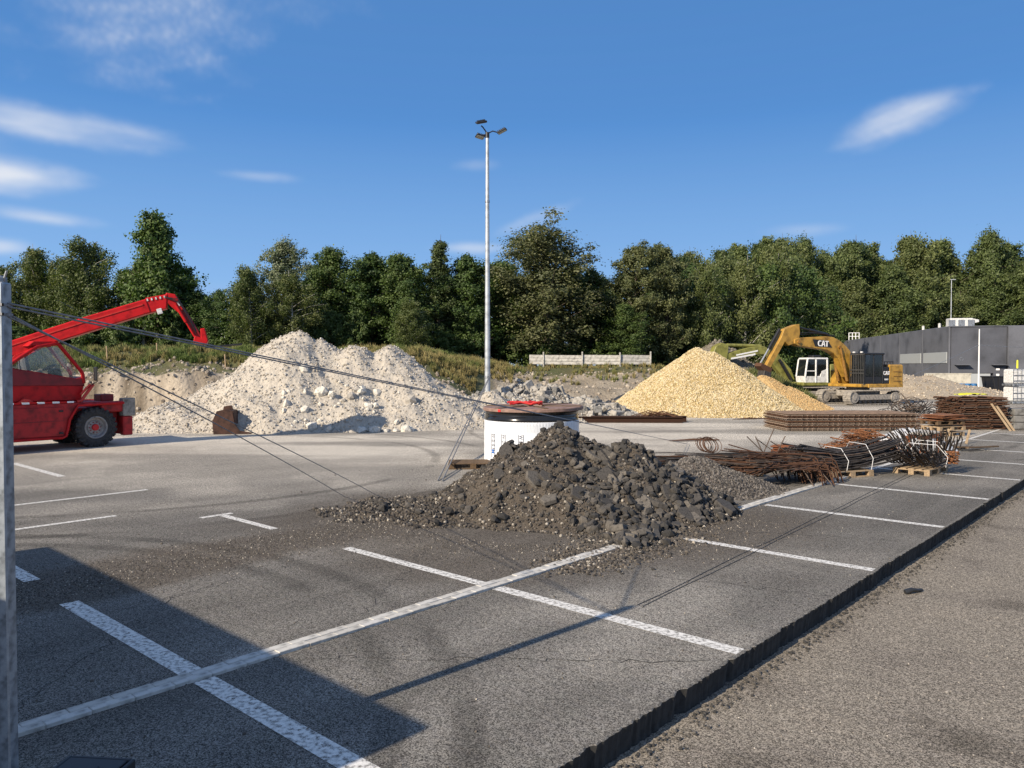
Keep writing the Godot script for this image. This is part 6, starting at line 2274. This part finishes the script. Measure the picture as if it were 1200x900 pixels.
	for i in 30:
		part(t, "bar_end", bar_end_mesh(), M.orange_rust, Transform3D(Basis(Vector3.UP, 1.2), Vector3(0.25 + rng.randfn(0, 0.06), 0.12 + (i % 6) * 0.05, 0.52 + (i / 6) * 0.04)))
	white_strap(t, 0.1, 0.9, 0.5)
	white_strap(t, 0.42, 0.7, 0.55)
	# brown square bundle
	t = thing("bar_bundle", "compact brown bundle of short rusty bars behind the tangled hooks", "rebar bundle", Vector3(7.3, 0.0, -20.3), -0.5)
	var sb := bar_mesh([Vector3(-0.4, 0, 0), Vector3(0.4, 0, 0)], 0.02)
	for i in 70:
		part(t, "bar", sb, M.rust, Transform3D(Basis.from_euler(Vector3(0, rng.randfn(0, 0.015), 0)), Vector3(rng.randf_range(-0.05, 0.05), 0.03 + (i / 10) * 0.055, -0.25 + (i % 10) * 0.055)))
	# rusty bundle with plastic sheet
	t = thing("rusty_tie_pile", "bright orange rusty heap of ties beside a white plastic sheet", "rebar pile", Vector3(9.9, 0.0, -21.8), 0.2)
	for i in 90:
		var s := rng.randf_range(0.15, 0.32)
		var ring2: Array = [Vector3(-s, 0, -s), Vector3(s, 0, -s), Vector3(s, 0, s), Vector3(-s, 0, s), Vector3(-s, 0.02, -s)]
		if i < 8:
			kinds.append(bar_mesh(ring2, 0.012))
		var p := Vector2(rng.randfn(0, 0.5), rng.randfn(0, 0.28))
		part(t, "tie", kinds[kinds.size() - 1 - (i % mini(8, i + 1))], M.orange_rust, Transform3D(Basis.from_euler(Vector3(rng.randfn(0, 0.2), rng.randf() * TAU, rng.randfn(0, 0.2))), Vector3(p.x, 0.1 + rng.randf() * 0.62 * exp(-p.length_squared() * 1.8), p.y)))
	var sh := Heap.new()
	sh.cones = [[0.0, 0, 0.6, 0.8], [0.5, 0.1, 0.5, 0.7], [-0.5, 0.2, 0.42, 0.7]]
	sh.nz = fnoise(830, 2.2, 4)
	sh.amp = 0.16
	sh.box = Rect2(-1.3, -0.9, 3.2, 1.9)
	t = thing("plastic_sheet", "crumpled white plastic sheet draped over bars beside orange rust", "sheet", Vector3(11.6, 0.02, -22.8), 0.25)
	part(t, "sheet", heap_mesh(sh, 0.07, grey(0.95)), M.plastic)
	# rusty angle frame
	t = thing("rusty_trestle", "small rusty steel trestle standing beside the fanned bundle", "trestle", Vector3(11.0, 0, -20.6), 0.4)
	for q in [[-0.3, -0.2], [0.3, -0.2], [-0.3, 0.2], [0.3, 0.2]]:
		var mb := MB.new()
		mb.box(Vector3(q[0], 0.33, q[1]), Vector3(0.09, 0.66, 0.09), Basis(Vector3.BACK, q[0] * 0.3), 0.008)
		part(t, "leg", mb.mesh(), M.rust)
	for s in [-1.0, 1.0]:
		var mb := MB.new()
		mb.box(Vector3(0, 0.6, s * 0.2), Vector3(0.8, 0.1, 0.08), Basis(Vector3.BACK, 0.1), 0.008)
		part(t, "rail", mb.mesh(), M.rust)
	var mp := MB.new()
	mp.box(Vector3(0.05, 0.7, 0.0), Vector3(0.5, 0.05, 0.5), Basis(Vector3.BACK, 0.12), 0.01)
	part(t, "grey_plate", mp.mesh(), M.concrete)
	# stack of reinforcing mats
	t = thing("mesh_stack", "long neat stack of brown reinforcing mesh mats on the dusty ground", "mesh stack", Vector3(10.35, 0.0, -29.2), 0.04)
	var mat_mb := MB.new()
	for k in 27:
		mat_mb.cyl(Vector3(0.06 + k * 0.2, 0.012, 0), Vector3(0.06 + k * 0.2, 0.012, -2.3), 0.016, 0.016, 5)
	for k in 14:
		mat_mb.cyl(Vector3(0, 0.03, -0.02 - k * 0.17), Vector3(5.35, 0.03, -0.02 - k * 0.17), 0.016, 0.016, 5)
	var mm := mat_mb.mesh()
	for i in 10:
		part(t, "mesh_mat", mm, M.pale_rod if i % 3 < 2 else M.rust_rod, Transform3D(Basis(Vector3.UP, rng.randfn(0, 0.004)), Vector3(rng.randfn(0, 0.03), 0.015 + i * 0.062, rng.randfn(0, 0.03))))
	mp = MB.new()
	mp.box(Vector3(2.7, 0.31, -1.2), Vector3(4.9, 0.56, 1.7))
	part(t, "gap_shade_filler", mp.mesh(), M.old_rod)  # solid filler box; shade between the mats is put into its dark colour
	mp = MB.new()
	mp.box(Vector3(2.65, 0.645, -1.15), Vector3(5.2, 0.012, 2.2), Basis.IDENTITY, 0.003)
	part(t, "top_mat", mp.mesh(), M.top_rust)
	# pallets with rusty plates
	t = thing("loaded_pallet_stack", "three stacked pallets loaded with rusty plates next to the mesh mats", "pallet stack", Vector3(15.35, 0, -27.5), 0.3)
	for k in 3:
		add_pallet(t, Transform3D(Basis(Vector3.UP, rng.randfn(0, 0.06)), Vector3(rng.randfn(0, 0.03), k * 0.2, 0)), M.wood if k < 2 else M.old_wood)
	for k in 5:
		var mb := MB.new()
		mb.box(Vector3(0, 0.6 + k * 0.035, 0), Vector3(1.3 - 0.08 * k, 0.02, 0.9), Basis(Vector3.UP, rng.randfn(0, 0.1)) * Basis(Vector3.BACK, rng.randfn(0.02, 0.02)), 0.004)
		part(t, "rusty_plate", mb.mesh(), M.orange_rust if k % 2 == 0 else M.rust)
	# tall stack of rusty bars
	t = thing("bar_stack", "tall layered stack of dark rusty bars with a yellow tarp on top", "rebar stack", Vector3(18.2, 0, -30.6), 0.1)
	var long_bar := bar_mesh([Vector3(-1.05, 0, 0), Vector3(0, 0.01, 0), Vector3(1.05, 0, 0)], 0.022)
	var cross_bar := bar_mesh([Vector3(0, 0, -0.8), Vector3(0, 0, 0.8)], 0.022)
	for k in 15:
		for j in 9:
			part(t, "bar", long_bar, M.rust_rod if (k + j) % 3 > 0 else M.old_rod, Transform3D(Basis.from_euler(Vector3(0, rng.randfn(0, 0.03), rng.randfn(0, 0.02))), Vector3(rng.randfn(0, 0.08), 0.05 + k * 0.082, -0.72 + j * 0.18 + rng.randfn(0, 0.03))))
		for j in 4:
			part(t, "cross_bar", cross_bar, M.rust_rod, Transform3D(Basis(Vector3.UP, rng.randfn(0, 0.05)), Vector3(-0.9 + j * 0.6 + rng.randfn(0, 0.05), 0.09 + k * 0.082, 0)))
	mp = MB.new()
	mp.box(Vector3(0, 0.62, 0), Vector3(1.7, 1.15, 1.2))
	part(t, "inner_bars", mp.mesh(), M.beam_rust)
	t = thing("yellow_tarp", "bright yellow folded tarp on the tall bar stack", "tarp", Vector3(17.9, 1.27, -30.3), 0.1)
	sh = Heap.new()
	sh.cones = [[0, 0, 0.12, 0.2], [0.3, 0.1, 0.1, 0.2]]
	sh.nz = fnoise(832, 4.0, 3)
	sh.amp = 0.1
	sh.box = Rect2(-0.45, -0.4, 1.1, 0.8)
	part(t, "tarp", heap_mesh(sh, 0.06, grey(0.95)), M.tarp)
	# second lower pile and dark coil behind
	t = thing("bar_stack", "lower rusty bar stack behind the leaning pale boards", "rebar stack", Vector3(21.2, 0, -31.8), 0.2)
	for k in 9:
		for j in 7:
			part(t, "bar", long_bar, M.rust_rod if (k + j) % 2 > 0 else M.old_rod, Transform3D(Basis.from_euler(Vector3(0, rng.randfn(0, 0.05), rng.randfn(0, 0.03))), Vector3(rng.randfn(0, 0.12), 0.05 + k * 0.08, -0.6 + j * 0.2)))
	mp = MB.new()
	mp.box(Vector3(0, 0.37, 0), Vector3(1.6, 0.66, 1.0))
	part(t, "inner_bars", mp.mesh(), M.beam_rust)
	t = thing("wire_coil", "dark heap of coiled steel wire behind the pallet stack", "wire coil", Vector3(17.4, 0, -33.4), 0.0)
	for i in 40:
		var ring3: Array = []
		var rr := rng.randf_range(0.25, 0.5)
		for k in 15:
			ring3.append(Vector3(cos(TAU * k / 14.0) * rr, 0, sin(TAU * k / 14.0) * rr))
		var px := rng.randfn(0, 0.6)
		part(t, "loop", bar_mesh(ring3, 0.016), M.rod if i % 3 > 0 else M.old_rod, Transform3D(Basis.from_euler(Vector3(rng.randfn(0, 0.5), 0, rng.randfn(0, 0.5))), Vector3(px, 0.3 + rng.randf() * 0.7 * exp(-px * px * 1.2), rng.randfn(0, 0.25))))
	# pale boards
	for q in [[18.75, -29.6, 0.95, 0.5], [18.95, -29.7, 1.0, 0.52]]:
		var mb := MB.new()
		mb.box(Vector3(0, 0, 0), Vector3(0.08, 1.3, 0.04), Basis.IDENTITY, 0.006)
		var o := part(self, "leaning_board", mb.mesh(), M.wood, Transform3D(Basis.from_euler(Vector3(-0.55, 0, 0.3)), Vector3(q[0], 0.52, q[1])))
		tag(o, "long pale board leaning against the tall bar stack", "board", "boards leaning on the bar stack")
	for q in [[14.05, -24.9], [14.55, -24.6]]:
		var mb := MB.new()
		mb.box(Vector3.ZERO, Vector3(0.07, 0.5, 0.04), Basis.IDENTITY, 0.006)
		var o := part(self, "short_board", mb.mesh(), M.wood, Transform3D(Basis.from_euler(Vector3(-0.3, 0, -0.4)), Vector3(q[0], 0.22, q[1])))
		tag(o, "short pale board stub propped at the kerb line below the pallet stack", "board", "board stubs at the kerb line")
	for i in 7:
		var mb := MB.new()
		mb.box(Vector3.ZERO, Vector3(1.5, 0.04, 0.1), Basis.IDENTITY, 0.006)
		var o := part(self, "floor_board", mb.mesh(), M.old_wood, Transform3D(Basis.from_euler(Vector3(0, 0.5 + rng.randfn(0, 0.12), rng.randfn(0, 0.02))), Vector3(12.6 + i * 0.2, 0.03 + i * 0.012, -23.2 + i * 0.1)))
		tag(o, "weathered board lying flat among the steel by the kerb", "board", "boards lying by the kerb")
	# dark concrete blocks and white crates at the right
	t = thing("block_stack", "stack of dark grey concrete blocks at the end of the kerb", "block stack", Vector3(19.95, 0, -30.4), 0.0)
	for k in 3:
		for j in 2:
			var mb := MB.new()
			mb.box(Vector3(j * 0.82, 0.14 + k * 0.27, 0), Vector3(0.8, 0.255, 0.8), Basis.IDENTITY, 0.02)
			part(t, "block", mb.mesh(), M.concrete_dark)
	for k in 2:
		t = thing("cage_tank", "white plastic tank in a steel cage, %s of the pair" % ["lower", "upper"][k], "tank", Vector3(32.95, k * 1.15, -50.5), 0.1, "caged tanks beside the hall")
		var mb := MB.new()
		mb.box(Vector3(0, 0.62, 0), Vector3(1.1, 0.95, 0.95), Basis.IDENTITY, 0.08)
		part(t, "tank", mb.mesh(), M.plastic)
		mb = MB.new()
		mb.box(Vector3(0, 0.07, 0), Vector3(1.2, 0.13, 1.0), Basis.IDENTITY, 0.02)
		part(t, "skid", mb.mesh(), M.steel)
		for x in [-0.58, -0.29, 0.0, 0.29, 0.58]:
			mb = MB.new()
			mb.cyl(Vector3(x, 0.1, 0.5), Vector3(x, 1.13, 0.5), 0.022, 0.022, 6)
			part(t, "cage_bar", mb.mesh(), M.steel)
		for y in [0.35, 0.7, 1.1]:
			mb = MB.new()
			mb.cyl(Vector3(-0.6, y, 0.52), Vector3(0.6, y, 0.52), 0.022, 0.022, 6)
			part(t, "cage_rail", mb.mesh(), M.steel)
	t = thing("warning_post", "short yellow post beside the caged tanks", "post", Vector3(33.1, 2.3, -50.6))
	var my := MB.new()
	my.cyl(Vector3.ZERO, Vector3(0, 0.5, 0), 0.06, 0.06, 8)
	my.cyl(Vector3(0, 0.5, 0), Vector3(0, 0.55, 0), 0.06, 0.03, 8)
	part(t, "post", my.mesh(), M.tarp)
	# long steel beams on the ground behind
	for q in [[-1.4, -33.0, 3.0, 0.06, "short rusty steel beam lying at the toe of the limestone heap"], [4.2, -33.6, 6.4, -0.05, "long rusty steel beam lying in front of the concrete rubble"], [5.6, -34.1, 4.2, -0.03, "rusty steel beam lying behind the long one before the rubble"]]:
		t = thing("steel_beam", q[4], "beam", Vector3(q[0], 0, q[1]), q[3])
		var mb := MB.new()
		mb.box(Vector3(0, 0.25, 0), Vector3(q[2], 0.03, 0.2), Basis.IDENTITY, 0.004)
		mb.box(Vector3(0, 0.02, 0), Vector3(q[2], 0.03, 0.2), Basis.IDENTITY, 0.004)
		part(t, "flanges", mb.mesh(), M.beam_rust)
		mb = MB.new()
		mb.box(Vector3(0, 0.135, 0), Vector3(q[2] - 0.004, 0.2, 0.02))
		part(t, "web", mb.mesh(), M.beam_rust)
	t = thing("scrap_bar_pile", "small tangle of rusty bars on the beam before the yellow gravel", "rebar pile", Vector3(6.4, 0.2, -33.9))
	for i in 24:
		part(t, "bar", bar_mesh([Vector3(-0.6, 0, 0), Vector3(rng.randfn(0, 0.2), rng.randf() * 0.25, rng.randfn(0, 0.1)), Vector3(0.6, rng.randf() * 0.1, 0)], 0.016), M.rust_rod, Transform3D(Basis(Vector3.UP, rng.randfn(0, 0.5)), Vector3(rng.randfn(0, 0.3), 0.06, rng.randfn(0, 0.12))))
	# flat rusty strips on the dusty floor
	for q in [[6.0, -25.6, 0.3], [12.4, -38.2, 0.1], [11.0, -35.8, 0.4]]:
		var mb := MB.new()
		for k in 6:
			mb.tube([Vector3(-1.0 + rng.randf() * 0.3, 0.02 + k * 0.006, k * 0.05), Vector3(0, 0.03 + rng.randf() * 0.04, k * 0.05 + 0.03), Vector3(1.0 - rng.randf() * 0.4, 0.02, k * 0.05)], 0.014, 0.014, 5)
		var o := part(self, "scrap_rods", mb.mesh(), M.rust_rod, Transform3D(Basis(Vector3.UP, q[2]), Vector3(q[0], 0.0, q[1])))
		tag(o, "few thin rusty rods lying flat on the dusty lot", "rods", "loose rods on the lot")
	# rusty excavator bucket by the limestone
	t = thing("excavator_bucket", "dark rusty excavator bucket standing at the foot of the limestone heap", "bucket", Vector3(-10.3, 0, -28.4), 0.15)
	var bk := MB.new()
	var shell := [[-0.55, 0.0], [0.75, 0.0], [0.78, 0.05], [0.35, 0.12], [0.18, 0.35], [0.1, 0.8], [-0.15, 0.86], [-0.45, 0.8], [-0.6, 0.45]]
	bk.prism(P2(shell), 0.42, 0.46, 0.005)
	bk.prism(P2(shell), -0.46, -0.42, 0.005)
	part(t, "side_plate", bk.mesh(), M.dark_rust)
	bk = MB.new()
	for i in [0, 4, 5, 6, 7]:
		var a: Array = shell[i]
		var b: Array = shell[(i + 1) % 9]
		if i == 0:
			a = shell[0]
		var d := Vector2(b[0] - a[0], b[1] - a[1])
		bk.box(Vector3((a[0] + b[0]) / 2, (a[1] + b[1]) / 2 + 0.02, 0), Vector3(d.length(), 0.03, 0.84), Basis(Vector3.BACK, d.angle()))
	bk.box(Vector3(-0.58, 0.22, 0), Vector3(0.03, 0.5, 0.84), Basis(Vector3.BACK, 0.08))
	part(t, "shell", bk.mesh(), M.dark_rust)
	for k in 4:
		bk = MB.new()
		bk.box(Vector3(0.84, 0.03, -0.36 + k * 0.24), Vector3(0.22, 0.05, 0.08), Basis(Vector3.BACK, 0.1), 0.01)
		part(t, "tooth", bk.mesh(), M.dark_rust)
	bk = MB.new()
	bk.prism(P2([[-0.3, 0.8], [0.0, 0.85], [-0.05, 1.02], [-0.25, 1.0]]), -0.2, -0.14, 0.005)
	bk.prism(P2([[-0.3, 0.8], [0.0, 0.85], [-0.05, 1.02], [-0.25, 1.0]]), 0.14, 0.2, 0.005)
	part(t, "ear", bk.mesh(), M.dark_rust)
	# black crate near the camera
	t = thing("black_crate", "black plastic crate standing on the asphalt in the hut's shade", "crate", Vector3(-2.36, 0, -4.22), -0.1)
	bk = MB.new()
	for s in [-1.0, 1.0]:
		bk.box(Vector3(s * 0.19, 0.13, 0), Vector3(0.025, 0.26, 0.3), Basis.IDENTITY, 0.006)
		bk.box(Vector3(0, 0.13, s * 0.14), Vector3(0.36, 0.26, 0.025), Basis.IDENTITY, 0.006)
	bk.box(Vector3(0, 0.015, 0), Vector3(0.36, 0.02, 0.28))
	part(t, "tub", bk.mesh(), M.crate)
	bk = MB.new()
	bk.box(Vector3(0, 0.255, 0), Vector3(0.34, 0.02, 0.24), Basis.IDENTITY, 0.005)
	part(t, "lid", bk.mesh(), M.crate)
	bk = MB.new()
	bk.box(Vector3(0, 0.27, 0.0), Vector3(0.14, 0.015, 0.05), Basis.IDENTITY, 0.005)
	part(t, "handle", bk.mesh(), M.crate)
	# scrap of rubber by the cut edge
	bk = MB.new()
	bk.tube([Vector3(-0.12, 0.02, 0), Vector3(-0.04, 0.05, 0.03), Vector3(0.06, 0.03, 0.02), Vector3(0.16, 0.02, 0.0)], 0.035, 0.015, 6)
	var o := part(self, "rubber_scrap", bk.mesh(), M.crate, Transform3D(Basis(Vector3.UP, 0.4), Vector3(4.75, -0.2, -9.1)))
	tag(o, "small black rubber scrap on the milled road by the cut edge", "scrap")

var _bar_end: ArrayMesh
func bar_end_mesh() -> ArrayMesh:
	if _bar_end == null:
		var mb := MB.new()
		mb.cyl(Vector3(-0.03, 0, 0), Vector3(0.03, 0, 0), 0.026, 0.02, 6)
		_bar_end = mb.mesh()
	return _bar_end

func _ready() -> void:
	make_view()
	print("sky ", Time.get_ticks_msec())
	make_materials()
	M.boulder = nmat(lin(0.70, 0.66, 0.58), M.patch, 1.0, 0.95)
	M.slab_a = nmat(lin(0.075, 0.068, 0.061), M.patch, 1.6, 0.95)
	M.slab_b = nmat(lin(0.14, 0.125, 0.107), M.patch, 1.6, 0.95)
	M.concrete_dark = nmat(lin(0.2, 0.195, 0.185), M.patch, 0.9, 0.95)
	M.cream = nmat(lin(0.62, 0.58, 0.48), M.grime, 0.3, 0.85)
	M.weathered = nmat(lin(0.3, 0.285, 0.25), M.patch, 1.5, 0.9)
	M.orange_red = nmat(lin(0.55, 0.03, 0.02), M.grime, 1.0, 0.45)
	M.seat_grey = mat(lin(0.1, 0.11, 0.12), 0.8)
	M.dark_yellow = nmat(lin(0.3, 0.15, 0.03), M.patch, 1.2, 0.6)
	M.dusty_black = nmat(lin(0.05, 0.05, 0.05), M.patch, 1.0, 0.7)
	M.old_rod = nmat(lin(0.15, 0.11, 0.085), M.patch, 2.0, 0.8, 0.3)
	M.top_rust = nmat(lin(0.3, 0.19, 0.115), M.patch, 0.8, 0.95)
	M.pale_rod = nmat(lin(0.27, 0.2, 0.15), M.patch, 2.0, 0.9)
	M.dark_rust = nmat(lin(0.075, 0.035, 0.024), M.patch, 1.2, 0.8, 0.2)
	M.crate = mat(lin(0.02, 0.021, 0.023), 0.5)
	make_ground()
	print("ground ", Time.get_ticks_msec())
	make_bank()
	make_heaps()
	print("heaps ", Time.get_ticks_msec())
	make_trees()
	print("trees ", Time.get_ticks_msec())
	make_hall()
	make_container()
	make_fence()
	make_lamp_post()
	make_telehandler()
	make_excavator()
	make_lime_excavator()
	make_reel()
	make_steel()
	make_post_and_cables()
	print("done ", Time.get_ticks_msec())
